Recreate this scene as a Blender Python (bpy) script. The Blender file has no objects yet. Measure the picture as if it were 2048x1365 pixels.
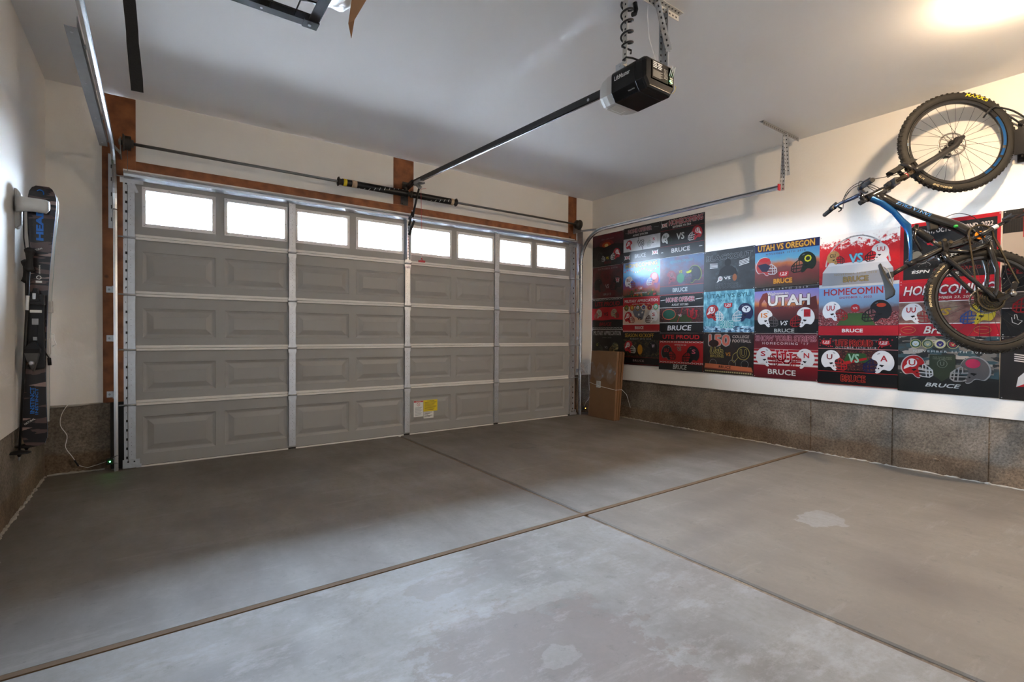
import bpy, bmesh, math, random
from mathutils import Vector, Matrix
random.seed(7)
SC = bpy.context.scene
COL = SC.collection
PI = math.pi
V = Vector

# ------------------------------------------------------------------ camera model (2048 x 1365 frame)
FPX, YAW, PITCH, ROLL, CAMZ = 996.853, 0.622130, -0.0141456, 0.00633513, 1.105
CF = V((math.sin(YAW)*math.cos(PITCH), math.cos(YAW)*math.cos(PITCH), math.sin(PITCH)))
_r = V((math.cos(YAW), -math.sin(YAW), 0)); _u = _r.cross(CF)
CR = _r*math.cos(ROLL) + _u*math.sin(ROLL)
CU = -_r*math.sin(ROLL) + _u*math.cos(ROLL)
CC = V((0, 0, CAMZ))
def on(x, y, ax, v):
    """where the sight line of a photo pixel meets the plane X, Y or Z = v"""
    d = CF + CR*((x-1024)/FPX) - CU*((y-682.5)/FPX)
    i = 'XYZ'.index(ax); t = (v-CC[i])/d[i]
    return CC + d*t
cam = bpy.data.cameras.new('camera'); cam.sensor_width = 36; cam.lens = FPX*36/2048; cam.clip_start = 0.05; cam.clip_end = 300
camo = bpy.data.objects.new('camera', cam); COL.objects.link(camo)
m = Matrix((CR, CU, -CF)).transposed().to_4x4(); m.translation = CC
camo.matrix_world = m; SC.camera = camo

# ------------------------------------------------------------------ materials
def lin(c):
    return tuple(((x/12.92) if x <= .04045 else ((x+.055)/1.055)**2.4) for x in c)
def rgb(r, g, b): return lin((r/255, g/255, b/255)) + (1,)
class NT:
    def __init__(s, name):
        s.m = bpy.data.materials.new(name); s.m.use_nodes = True
        s.t = s.m.node_tree; s.b = s.t.nodes['Principled BSDF']
    def n(s, typ, **k):
        nd = s.t.nodes.new(typ)
        for a, b in k.items():
            if a in nd.inputs.keys(): nd.inputs[a].default_value = b
            else: setattr(nd, a, b)
        return nd
    def l(s, a, ao, b, bi): s.t.links.new(a.outputs[ao], b.inputs[bi])
    def set(s, **k):
        for a, b in k.items(): s.b.inputs[a.replace('_', ' ')].default_value = b
        return s
def mat(name, c, rough=.5, metal=0., noise=0., scale=20., bump=0., bscale=60., spec=.5, coat=0., stretch=(1, 1, 1)):
    t = NT(name); t.set(Base_Color=c, Roughness=rough, Metallic=metal)
    t.b.inputs['Specular IOR Level'].default_value = spec
    if coat: t.b.inputs['Coat Weight'].default_value = coat
    if noise or bump:
        tc = t.n('ShaderNodeTexCoord'); mp = t.n('ShaderNodeMapping'); mp.inputs['Scale'].default_value = stretch
        t.l(tc, 'Object', mp, 'Vector')
    if noise:
        nz = t.n('ShaderNodeTexNoise', Scale=scale, Detail=6.); t.l(mp, 0, nz, 'Vector')
        mx = t.n('ShaderNodeMix', data_type='RGBA')
        mx.inputs[6].default_value = tuple(x*(1-noise) for x in c[:3])+(1,)
        mx.inputs[7].default_value = tuple(min(1, x*(1+noise)) for x in c[:3])+(1,)
        t.l(nz, 0, mx, 0); t.t.links.new(mx.outputs[2], t.b.inputs['Base Color'])
    if bump:
        nb = t.n('ShaderNodeTexNoise', Scale=bscale, Detail=4.); t.l(mp, 0, nb, 'Vector')
        bp = t.n('ShaderNodeBump', Strength=bump, Distance=.004); t.l(nb, 0, bp, 'Height'); t.l(bp, 0, t.b, 'Normal')
    return t.m
def emit(name, c, s):
    t = NT(name); t.set(Base_Color=(0, 0, 0, 1)); t.b.inputs['Emission Color'].default_value = c; t.b.inputs['Emission Strength'].default_value = s
    return t.m
M = {}
M['paint'] = mat('white_wall_paint', (.80, .77, .715, 1), .75, noise=.02, scale=3, bump=.25, bscale=45, spec=.2)
M['ceil'] = mat('white_ceiling_paint', (.78, .77, .76, 1), .5, noise=.015, scale=2, bump=.15, bscale=30, spec=.55)
M['door'] = mat('grey_beige_steel_paint', (.335, .332, .32, 1), .45, noise=.03, scale=4)
M['doorlip'] = mat('pale_beige_steel_edge', (.78, .76, .72, 1), .4, noise=.05, scale=9)
M['frame'] = mat('off_white_plastic_trim', (.80, .79, .79, 1), .4)
M['galv'] = mat('galvanised_steel', (.55, .57, .60, 1), .38, .75, noise=.16, scale=30)
M['track'] = mat('bright_galvanised_steel', (.66, .68, .71, 1), .24, .95, noise=.08, scale=14)
M['galvdark'] = mat('dull_galvanised_steel', (.33, .34, .35, 1), .45, .7, noise=.15, scale=20)
M['hole'] = mat('dark_hole', (.02, .02, .022, 1), .9)
M['black'] = mat('black_plastic', (.012, .012, .013, 1), .38, spec=.35)
M['blackmatte'] = mat('matte_black_rubber', (.016, .015, .014, 1), .8, noise=.2, scale=30)
M['blacksteel'] = mat('black_powder_coated_steel', (.012, .012, .013, 1), .4)
M['fabric'] = mat('black_webbing', (.012, .012, .012, 1), .95, noise=.4, scale=200, bump=.6, bscale=300)
M['bag'] = mat('milky_plastic_film', (.62, .64, .67, 1), .3, noise=.1, scale=12, bump=.8, bscale=14)
M['card'] = mat('brown_cardboard', (.22, .115, .055, 1), .75, noise=.12, scale=6, bump=.1, bscale=80)
M['carddark'] = mat('cardboard_corrugated_edge', (.20, .10, .045, 1), .85, noise=.5, scale=8, stretch=(1, 12, .2))
M['white'] = mat('white_plastic', (.78, .78, .76, 1), .4)
M['whitepaper'] = mat('white_label_paper', (.8, .8, .78, 1), .6)
M['greyplastic'] = mat('warm_grey_plastic', (.55, .53, .49, 1), .45)
M['yellow'] = mat('yellow_print', (.80, .62, .02, 1), .5)
M['red'] = mat('red_print', (.55, .02, .03, 1), .4)
M['redcord'] = mat('red_plastic', (.5, .02, .04, 1), .5)
M['steelbar'] = mat('dull_steel_tube', (.26, .26, .25, 1), .35, .8, noise=.12, scale=30)
M['dustydark'] = mat('dusty_dark_steel', (.05, .045, .04, 1), .6, .3, noise=.3, scale=40)
M['tanwood'] = mat('tan_label_tape', (.55, .40, .26, 1), .7)
M['green'] = emit('green_led', (.05, 1, .15, 1), 30)
M['amber'] = emit('amber_led', (1, .35, .03, 1), 14)
M['litdot'] = mat('paint_mark', (.75, .75, .72, 1), .6)

def wood_mat():
    t = NT('brown_stained_lumber'); t.set(Roughness=.65)
    tc = t.n('ShaderNodeTexCoord'); mp = t.n('ShaderNodeMapping'); mp.inputs['Scale'].default_value = (9, 9, 9)
    t.l(tc, 'Object', mp, 0)
    n1 = t.n('ShaderNodeTexNoise', Scale=1.0, Detail=5.); t.l(mp, 0, n1, 0)
    r = t.n('ShaderNodeValToRGB'); r.color_ramp.elements[0].color = (.13, .035, .010, 1); r.color_ramp.elements[1].color = (.33, .115, .035, 1)
    r.color_ramp.elements[0].position = .28; r.color_ramp.elements[1].position = .7
    t.l(n1, 0, r, 0)
    v = t.n('ShaderNodeTexVoronoi', Scale=5.); t.l(tc, 'Object', v, 'Vector')
    mr = t.n('ShaderNodeMapRange'); mr.inputs[1].default_value = .05; mr.inputs[2].default_value = .11; t.l(v, 0, mr, 0)
    mx = t.n('ShaderNodeMix', data_type='RGBA'); mx.inputs[6].default_value = (.06, .018, .006, 1)
    t.l(mr, 0, mx, 0); t.t.links.new(r.outputs[0], mx.inputs[7]); t.t.links.new(mx.outputs[2], t.b.inputs['Base Color'])
    return t.m
M['wood'] = wood_mat()

def concrete_wall():
    t = NT('rough_poured_concrete'); t.set(Roughness=.85)
    tc = t.n('ShaderNodeTexCoord')
    a = t.n('ShaderNodeTexNoise', Scale=2.2, Detail=8., Roughness=.65); t.l(tc, 'Object', a, 0)
    b = t.n('ShaderNodeTexNoise', Scale=60., Detail=5., Roughness=.7); t.l(tc, 'Object', b, 0)
    r = t.n('ShaderNodeValToRGB'); e = r.color_ramp.elements
    e[0].color = (.115, .094, .072, 1); e[0].position = .34; e[1].color = (.33, .29, .245, 1); e[1].position = .72
    t.l(a, 0, r, 0)
    r2 = t.n('ShaderNodeValToRGB'); e = r2.color_ramp.elements
    e[0].color = (.55, .53, .5, 1); e[0].position = .35; e[1].color = (1.15, 1.12, 1.08, 1); e[1].position = .62
    t.l(b, 0, r2, 0)
    mx = t.n('ShaderNodeMix', data_type='RGBA', blend_type='MULTIPLY'); mx.inputs[0].default_value = 1
    t.t.links.new(r.outputs[0], mx.inputs[6]); t.t.links.new(r2.outputs[0], mx.inputs[7])
    # earthier band below the old slab line
    sp = t.n('ShaderNodeSeparateXYZ'); t.l(tc, 'Object', sp, 0)
    ad = t.n('ShaderNodeMath', operation='MULTIPLY_ADD'); ad.inputs[1].default_value = .12; t.l(a, 0, ad, 0); t.l(sp, 2, ad, 2)
    mr = t.n('ShaderNodeMapRange'); mr.inputs[1].default_value = .20; mr.inputs[2].default_value = .24; t.l(ad, 0, mr, 0)
    m2 = t.n('ShaderNodeMix', data_type='RGBA', blend_type='MULTIPLY'); m2.inputs[7].default_value = (.92, .78, .64, 1)
    inv = t.n('ShaderNodeMath', operation='SUBTRACT'); inv.inputs[0].default_value = 1; t.l(mr, 0, inv, 1)
    t.l(inv, 0, m2, 0); t.t.links.new(mx.outputs[2], m2.inputs[6]); t.t.links.new(m2.outputs[2], t.b.inputs['Base Color'])
    bp = t.n('ShaderNodeBump', Strength=.5, Distance=.006); t.l(b, 0, bp, 'Height'); t.l(bp, 0, t.b, 'Normal')
    return t.m
M['conc'] = concrete_wall()

def floor_mat():
    t = NT('worn_trowelled_concrete')
    tc = t.n('ShaderNodeTexCoord'); T = t.t.links.new
    sp = t.n('ShaderNodeSeparateXYZ'); t.l(tc, 'Object', sp, 0)
    def noise(scale, det=7., rough=.6, st=None):
        nz = t.n('ShaderNodeTexNoise', Scale=scale, Detail=det, Roughness=rough)
        if st:
            mp = t.n('ShaderNodeMapping'); mp.inputs['Scale'].default_value = st; mp.inputs['Rotation'].default_value = (0, 0, .25); t.l(tc, 'Object', mp, 0); t.l(mp, 0, nz, 0)
        else: t.l(tc, 'Object', nz, 0)
        return nz
    big = noise(.9, 6., .6); med = noise(3.2, 8., .68, (1, .45, 1)); fine = noise(40., 6., .7)
    def mrange(src, a, b, c=0., d=1., smooth=False):
        n = t.n('ShaderNodeMapRange'); n.inputs[1].default_value = a; n.inputs[2].default_value = b; n.inputs[3].default_value = c; n.inputs[4].default_value = d
        if smooth: n.interpolation_type = 'SMOOTHSTEP'
        T(src, n.inputs[0]); return n.outputs[0]
    def mth(op, a, b=None):
        n = t.n('ShaderNodeMath', operation=op)
        for i, x in enumerate((a, b)):
            if x is None: continue
            if isinstance(x, (int, float)): n.inputs[i].default_value = x
            else: T(x, n.inputs[i])
        return n.outputs[0]
    def mix(f, a, b, mode='MIX'):
        n = t.n('ShaderNodeMix', data_type='RGBA', blend_type=mode)
        for i, x in ((0, f), (6, a), (7, b)):
            if isinstance(x, (int, float, tuple)): n.inputs[i].default_value = x
            else: T(x, n.inputs[i])
        return n.outputs[2]
    c = mix(mrange(big.outputs[0], .38, .64), (.155, .138, .118, 1), (.235, .213, .187, 1))
    c = mix(mrange(med.outputs[0], .38, .66, 0, .55), c, (.115, .093, .072, 1))
    # each slab was poured on its own: the near one is paler and blotchier, the right one browner
    nearl = mth('MULTIPLY', mth('LESS_THAN', sp.outputs[0], 2.14), mth('LESS_THAN', sp.outputs[1], 2.2))
    blot = noise(1.7, 9., .62)
    pal = mrange(blot.outputs[0], .36, .60, 0, 1)
    c = mix(mth('MULTIPLY', nearl, mth('MULTIPLY', pal, .85)), c, (.25, .24, .23, 1))
    nearr = mth('MULTIPLY', mth('GREATER_THAN', sp.outputs[0], 2.14), mth('LESS_THAN', sp.outputs[1], 2.2))
    c = mix(mth('MULTIPLY', nearr, .55), c, (.175, .138, .098, 1))
    # stains and patches: x, y, radius x, radius y, strength, colour, hardness
    wob = noise(2.6, 5., .6); wobf = noise(9., 5., .65)
    DK = (.085, .066, .052, 1); LT = (.26, .248, .232, 1); BR = (.165, .128, .108, 1)
    st = [(2.80, .78, .30, .26, .5, DK, 0), (4.30, .80, .34, .2, .42, DK, 0), (3.25, 1.34, .18, .13, .75, LT, 1),
          (.18, 1.82, .28, .14, .55, DK, 0), (1.75, 3.75, .38, .3, .5, DK, 0), (.35, 3.35, .4, .3, .5, DK, 0), (.10, 3.0, .3, .2, .35, DK, 0),
          (4.1, 4.0, .5, .32, .45, DK, 0), (2.95, 3.9, .22, .17, .35, DK, 0), (1.05, 1.22, .50, .52, .8, BR, 1), (.55, 4.4, 1.3, .35, .3, DK, 0),
          (3.2, 1.9, .9, .12, .3, DK, 0), (4.3, 2.6, .5, .2, .25, DK, 0), (1.9, 1.35, .35, .25, .35, BR, 0), (2.55, 1.6, .5, .1, .35, DK, 0),
          (3.35, 4.55, 1.4, .3, .3, DK, 0), (1.05, 1.95, .25, .1, .5, BR, 1), (1.34, 1.62, .22, .07, .5, LT, 1), (1.13, 1.28, .10, .06, .5, LT, 1)]
    for x, y, rx, ry, s, col, hard in st:
        dx = mth('DIVIDE', mth('SUBTRACT', sp.outputs[0], x), rx); dy = mth('DIVIDE', mth('SUBTRACT', sp.outputs[1], y), ry)
        d = mth('SQRT', mth('ADD', mth('MULTIPLY', dx, dx), mth('MULTIPLY', dy, dy)))
        d = mth('ADD', d, mth('MULTIPLY', mth('SUBTRACT', (wobf if hard else wob).outputs[0], .5), 1.6 if hard else 1.3))
        f = mrange(d, .84, .92, s, 0.) if hard else mrange(d, .1, 1.25, s, 0., True)
        c = mix(f, c, col)
    # round tyre scuff ring
    dx = mth('SUBTRACT', sp.outputs[0], 2.95); dy = mth('SUBTRACT', sp.outputs[1], 3.92)
    d = mth('ADD', mth('SQRT', mth('ADD', mth('MULTIPLY', dx, dx), mth('MULTIPLY', dy, dy))), mth('MULTIPLY', mth('SUBTRACT', wobf.outputs[0], .5), .05))
    f = mth('MULTIPLY', mrange(mth('ABSOLUTE', mth('SUBTRACT', d, .12)), .012, .03, .5, 0.), mrange(med.outputs[0], .4, .55))
    c = mix(f, c, (.07, .06, .05, 1))
    # hairline curved crack on the far left slab
    dx = mth('SUBTRACT', sp.outputs[0], 1.38); dy = mth('SUBTRACT', sp.outputs[1], 2.85)
    d = mth('ADD', mth('SQRT', mth('ADD', mth('MULTIPLY', dx, dx), mth('MULTIPLY', dy, dy))), mth('MULTIPLY', mth('SUBTRACT', wobf.outputs[0], .5), .06))
    f = mth('MULTIPLY', mrange(mth('ABSOLUTE', mth('SUBTRACT', d, .745)), .002, .010, .45, 0.), mth('MULTIPLY', mth('LESS_THAN', dx, -.42), mth('LESS_THAN', dy, .15)))
    c = mix(f, c, (.14, .12, .10, 1))
    c = mix(mrange(fine.outputs[0], .35, .62, .28, 0.), c, (.13, .11, .09, 1))
    vs = t.n('ShaderNodeTexVoronoi', Scale=5.5); t.l(tc, 'Object', vs, 'Vector')
    c = mix(mrange(vs.outputs[0], .02, .035, .5, 0.), c, (.07, .06, .05, 1))
    scr = noise(6., 9., .75, (.18, 1, 1)); c = mix(mrange(scr.outputs[0], .56, .66, 0, .2), c, (.33, .315, .295, 1))
    scd = noise(11., 8., .8); c = mix(mrange(scd.outputs[0], .57, .68, 0, .5), c, (.085, .068, .052, 1))
    wsh = noise(4.5, 10., .78, (.5, 1, 1)); c = mix(mth('MULTIPLY', nearl, mrange(wsh.outputs[0], .52, .62, 0, .36)), c, (.36, .35, .345, 1))
    wsd = noise(1.3, 7., .7, (1, .4, 1)); c = mix(mrange(wsd.outputs[0], .55, .68, 0, .4), c, (.12, .096, .075, 1))
    T(c, t.b.inputs['Base Color'])
    T(mrange(med.outputs[0], .3, .7, .60, .74), t.b.inputs['Roughness'])
    bp = t.n('ShaderNodeBump', Strength=.12, Distance=.003); t.l(fine, 0, bp, 'Height'); t.l(bp, 0, t.b, 'Normal')
    t.b.inputs['Specular IOR Level'].default_value = .8
    return t.m
M['floor'] = floor_mat()
M['joint'] = mat('brown_fibre_joint_filler', (.13, .078, .036, 1), .8, noise=.25, scale=12)
M['mortar'] = mat('crumbly_grey_mortar', (.42, .39, .34, 1), .9, noise=.35, scale=25, bump=.8, bscale=60)
def glass_mat():
    t = NT('window_glass'); t.t.nodes.remove(t.b)
    out = [n for n in t.t.nodes if n.type == 'OUTPUT_MATERIAL'][0]
    a = t.n('ShaderNodeBsdfTransparent'); a.inputs[0].default_value = (.95, .97, .97, 1)
    g = t.n('ShaderNodeBsdfGlossy'); g.inputs['Roughness'].default_value = .02
    fr = t.n('ShaderNodeFresnel'); fr.inputs[0].default_value = 1.45
    mx = t.n('ShaderNodeMixShader'); t.l(fr, 0, mx, 0); t.l(a, 0, mx, 1); t.l(g, 0, mx, 2); t.l(mx, 0, out, 0)
    return t.m
M['glass'] = glass_mat()
def film_mat():
    t = NT('clear_stretch_wrap'); t.t.nodes.remove(t.b)
    out = [n for n in t.t.nodes if n.type == 'OUTPUT_MATERIAL'][0]
    tc = t.n('ShaderNodeTexCoord'); nz = t.n('ShaderNodeTexNoise', Scale=9., Detail=6., Roughness=.7); t.l(tc, 'Object', nz, 0)
    mr = t.n('ShaderNodeMapRange'); mr.inputs[1].default_value = .45; mr.inputs[2].default_value = .75; mr.inputs[3].default_value = .10; mr.inputs[4].default_value = .6; t.l(nz, 0, mr, 0)
    a = t.n('ShaderNodeBsdfTransparent'); g = t.n('ShaderNodeBsdfPrincipled'); g.inputs['Base Color'].default_value = (.6, .6, .62, 1); g.inputs['Roughness'].default_value = .2
    mx = t.n('ShaderNodeMixShader'); t.l(mr, 0, mx, 0); t.l(a, 0, mx, 1); t.l(g, 0, mx, 2); t.l(mx, 0, out, 0)
    return t.m
M['film'] = film_mat()

# ------------------------------------------------------------------ mesh builder
class MB:
    def __init__(s): s.v = []; s.f = []; s.mi = []; s.sm = []
    def face(s, idx, mi=0, sm=False): s.f.append(tuple(idx)); s.mi.append(mi); s.sm.append(sm)
    def add(s, vs, fs, mi=0, sm=False):
        o = len(s.v); s.v += [tuple(p) for p in vs]
        for f in fs: s.face([i+o for i in f], mi, sm)
        return s
    def box(s, x0, y0, z0, x1, y1, z1, mi=0):
        vs = [(x, y, z) for x in (x0, x1) for y in (y0, y1) for z in (z0, z1)]
        return s.add(vs, [(0, 1, 3, 2), (4, 6, 7, 5), (0, 4, 5, 1), (2, 3, 7, 6), (0, 2, 6, 4), (1, 5, 7, 3)], mi)
    def obox(s, c, ax, ay, az, mi=0):
        """box centred at c with half axes ax, ay, az"""
        c, ax, ay, az = V(c), V(ax), V(ay), V(az)
        vs = [c+ax*i+ay*j+az*k for i in (-1, 1) for j in (-1, 1) for k in (-1, 1)]
        return s.add(vs, [(0, 1, 3, 2), (4, 6, 7, 5), (0, 4, 5, 1), (2, 3, 7, 6), (0, 2, 6, 4), (1, 5, 7, 3)], mi)
    def bar(s, a, b, w, h, up=(0, 0, 1), mi=0):
        a, b = V(a), V(b); d = (b-a); l = d.length; d.normalize()
        u = V(up); u = u - d*u.dot(d)
        if u.length < 1e-4: u = d.orthogonal()
        u.normalize(); r = d.cross(u)
        return s.obox((a+b)/2, d*l/2, r*w/2, u*h/2, mi)
    def tube(s, pts, r, n=10, mi=0, cap=True, closed=False, sm=True):
        pts = [V(p) for p in pts]; N = len(pts); rs = r if isinstance(r, (list, tuple)) else [r]*N
        t0 = (pts[1]-pts[0]).normalized(); u = t0.orthogonal().normalized(); rings = []
        o = len(s.v)
        for i, p in enumerate(pts):
            if closed: t = (pts[(i+1) % N]-pts[i-1]).normalized()
            else: t = (pts[min(i+1, N-1)]-pts[max(i-1, 0)]).normalized()
            u = (u - t*u.dot(t)); u = u.normalized() if u.length > 1e-6 else t.orthogonal().normalized()
            w = t.cross(u)
            for k in range(n):
                a = 2*PI*k/n; s.v.append(tuple(p+(u*math.cos(a)+w*math.sin(a))*rs[i]))
        M_ = N if closed else N-1
        for i in range(M_):
            j = (i+1) % N
            for k in range(n):
                k2 = (k+1) % n
                s.face((o+i*n+k, o+i*n+k2, o+j*n+k2, o+j*n+k), mi, sm)
        if cap and not closed:
            s.face([o+k for k in range(n)][::-1], mi); s.face([o+(N-1)*n+k for k in range(n)], mi)
        return s
    def cyl(s, a, b, r, n=16, mi=0, r2=None, sm=True): return s.tube([a, b], [r, r if r2 is None else r2], n, mi, sm=sm)
    def sweep(s, pts, prof, xax, mi=0, sm=False):
        """sweep closed 2D profile [(a, b)] along pts; a along fixed axis xax, b along the in-plane normal"""
        pts = [V(p) for p in pts]; x = V(xax).normalized(); n = len(prof); o = len(s.v); N = len(pts)
        for i, p in enumerate(pts):
            t = (pts[min(i+1, N-1)]-pts[max(i-1, 0)]).normalized(); w = x.cross(t).normalized()
            for a, b in prof: s.v.append(tuple(p + x*a + w*b))
        for i in range(N-1):
            for k in range(n):
                k2 = (k+1) % n; s.face((o+i*n+k, o+i*n+k2, o+(i+1)*n+k2, o+(i+1)*n+k), mi, sm)
        s.face([o+k for k in range(n)][::-1], mi); s.face([o+(N-1)*n+k for k in range(n)], mi)
        return s
    def lathe(s, c, ax, prof, n=32, mi=0, sm=True, close=False):
        """prof [(radius, along)] around axis ax through c"""
        c, ax = V(c), V(ax).normalized(); u = ax.orthogonal().normalized(); w = ax.cross(u); o = len(s.v); m_ = len(prof)
        for k in range(n):
            a = 2*PI*k/n; d = u*math.cos(a)+w*math.sin(a)
            for r, h in prof: s.v.append(tuple(c+d*r+ax*h))
        for k in range(n):
            k2 = (k+1) % n
            for i in range(m_ if close else m_-1):
                j = (i+1) % m_
                s.face((o+k*m_+i, o+k2*m_+i, o+k2*m_+j, o+k*m_+j), mi, sm)
        return s
    def prism(s, poly, d, mi=0):
        """poly 3D loop extruded by vector d"""
        n = len(poly); o = len(s.v); d = V(d)
        s.v += [tuple(V(p)) for p in poly] + [tuple(V(p)+d) for p in poly]
        s.face([o+i for i in range(n)][::-1], mi); s.face([o+n+i for i in range(n)], mi)
        for i in range(n):
            j = (i+1) % n; s.face((o+i, o+j, o+n+j, o+n+i), mi)
        return s
    def sphere(s, c, r, n=12, mi=0, sx=1, sy=1, sz=1):
        prof = [(r*math.sin(PI*i/n), -r*math.cos(PI*i/n)) for i in range(n+1)]; o = len(s.v)
        s.lathe((0, 0, 0), (0, 0, 1), prof, 2*n, mi)
        for i in range(o, len(s.v)):
            x, y, z = s.v[i]; s.v[i] = (c[0]+x*sx, c[1]+y*sy, c[2]+z*sz)
        return s
    def text(s, string, fn, w=None, h=None, bold=0., mi=0, shear=0., anchor='c', space=1.):
        """lay text through fn(u, v) -> 3D; fits in w x h centred on the origin"""
        vs, fs, bb = glyphs(string, bold, shear, space)
        x0, x1, y0, y1 = bb; W = x1-x0; Hh = y1-y0
        sx = (w/W) if w else None; sy = (h/Hh) if h else None
        sx = sx or sy; sy = sy or sx
        cx, cy = (x0+x1)/2, (y0+y1)/2
        s.add([fn((x-cx)*sx, (y-cy)*sy) for x, y in vs], fs, mi)
        return s
    def zmap(s, z0, z1, k, dy=0.):
        s.v = [(x, y+dy, z1+(z-z0)*k) for x, y, z in s.v]; return s
    def build(s, name, mats, parent=None, flip=False, fixn=True):
        me = bpy.data.meshes.new(name)
        off = V(parent_loc(parent)) if parent else V((0, 0, 0))
        me.from_pydata([tuple(V(p)-off) for p in s.v], [], s.f)
        mats = mats if isinstance(mats, (list, tuple)) else [mats]
        for x in mats: me.materials.append(x)
        me.polygons.foreach_set('material_index', s.mi); me.polygons.foreach_set('use_smooth', s.sm)
        if fixn:
            bm = bmesh.new(); bm.from_mesh(me); bmesh.ops.recalc_face_normals(bm, faces=bm.faces); bm.to_mesh(me); bm.free()
        me.update()
        o = bpy.data.objects.new(name, me); COL.objects.link(o)
        if parent: o.parent = parent
        return o
def parent_loc(p):
    l = V((0, 0, 0))
    while p: l += V(p.location); p = p.parent
    return l
GC = {}
def glyphs(string, bold, shear, space):
    k = (string, bold, shear, space)
    if k in GC: return GC[k]
    cu = bpy.data.curves.new('t', 'FONT'); cu.body = string; cu.resolution_u = 2; cu.fill_mode = 'FRONT'; cu.offset = bold; cu.shear = shear; cu.space_character = space
    ob = bpy.data.objects.new('t', cu); COL.objects.link(ob)
    dg = bpy.context.evaluated_depsgraph_get(); me = bpy.data.meshes.new_from_object(ob.evaluated_get(dg))
    vs = [(v.co.x, v.co.y) for v in me.vertices]; fs = [tuple(p.vertices) for p in me.polygons]
    bpy.data.objects.remove(ob); bpy.data.curves.remove(cu); bpy.data.meshes.remove(me)
    xs = [v[0] for v in vs]; ys = [v[1] for v in vs]
    GC[k] = (vs, fs, (min(xs), max(xs), min(ys), max(ys)))
    return GC[k]
def bevel(o, w=.002, seg=2):
    b = o.modifiers.new('bevel', 'BEVEL'); b.width = w; b.segments = seg; b.limit_method = 'ANGLE'; b.angle_limit = .6
    return o
def thing(name, label, cat, loc=(0, 0, 0), group=None, kind=None):
    o = bpy.data.objects.new(name, None); COL.objects.link(o); o.location = loc; o.empty_display_size = .05
    return tag(o, label, cat, group, kind)
def tag(o, label=None, cat=None, group=None, kind=None):
    if label: o['label'] = label
    if cat: o['category'] = cat
    if group: o['group'] = group
    if kind: o['kind'] = kind
    return o
def struct(o, label=None, cat=None): return tag(o, label, cat, kind='structure')
# ------------------------------------------------------------------ room shell
XL, XR, YF, YB, ZC = -.665, 5.065, 5.12, -1.35, 3.0      # left, right, garage-door wall, back, ceiling
ZS = .535                                               # top of the concrete stem wall
D = 5.057                                               # inner face of the garage door
# floor: four slabs with rounded edges, brown filler and a tooled joint between them
mb = MB()
JX, JY, g = 2.14, 2.215, .014
ch = .007
for x0, x1 in ((XL-.1, JX-g), (JX+g, XR+.1)):
    for y0, y1 in ((YB-.1, JY-g), (JY+g, 5.4)):
        mb.box(x0, y0, -.15, x1, y1, -ch)
        o = len(mb.v); i = ch
        mb.v += [(x0, y0, -ch), (x1, y0, -ch), (x1, y1, -ch), (x0, y1, -ch), (x0+i, y0+i, 0), (x1-i, y0+i, 0), (x1-i, y1-i, 0), (x0+i, y1-i, 0)]
        for a, b in ((0, 1), (1, 2), (2, 3), (3, 0)): mb.face((o+a, o+b, o+4+b, o+4+a), 0, False)
        mb.face((o+4, o+5, o+6, o+7))
fl = mb.build('floor', M['floor']); struct(fl, 'worn grey brown concrete garage floor in four slabs', 'floor')
mb = MB(); mb.sweep([(XL, JY, -.006), (XR, JY, -.006)], [(-.0145, -.06), (.0145, -.06), (.0145, .001), (.009, .008), (-.009, .008), (-.0145, .001)][::-1], (0, 1, 0))
mb.v = [(x, y, min(z, .002)) for x, y, z in mb.v]
struct(mb.build('trim_1', M['joint'], None), 'brown expansion joint filler strip running left to right across floor', 'trim')
mb = MB().box(JX-.012, YB, -.08, JX+.012, 5.2, -.009)
struct(mb.build('trim_2', M['conc']), 'grey joint groove running from camera towards garage door', 'trim')

def wallpart(*boxes):
    b = MB()
    for q in boxes: b.box(*q)
    return b
# left and right walls
o = wallpart((XL-.15, YB, ZS-.01, XL, YF+.2, ZC)).build('wall_left', M['paint']); struct(o, 'white drywall on the left with skis hung on it', 'wall')
b = wallpart((XL-.2, YB, -.15, XL-.016, YF+.2, ZS))
struct(b.build('concrete_base', M['conc'], o))
o = wallpart((XR, YB, ZS-.03, XR+.15, YF+.2, ZC)).build('wall_right', M['paint']); struct(o, 'white drywall on the right covered with printed signs', 'wall')
b = wallpart((XR+.016, YB, -.15, XR+.2, YF+.2, ZS))
for y, w in ((4.05, .003), (3.0, .003), (2.2, .005), (1.55, .003), (.95, .006), (.4, .004)):     # form lines
    b.box(XR+.012, y-w, 0, XR+.02, y+w, ZS-.03)
struct(b.build('concrete_base', M['conc'], o))
for k, (y, z) in enumerate(((3.75, .36), (2.2, .34), (1.55, .33), (.95, .31), (3.9, .13), (1.25, .12))):
    bb = MB().sphere((XR+.018, y, z), .018, 6, sx=.35, sy=1.2, sz=.7)
    tag(bb.build('form_tie_stub', M['conc'], o))
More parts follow.
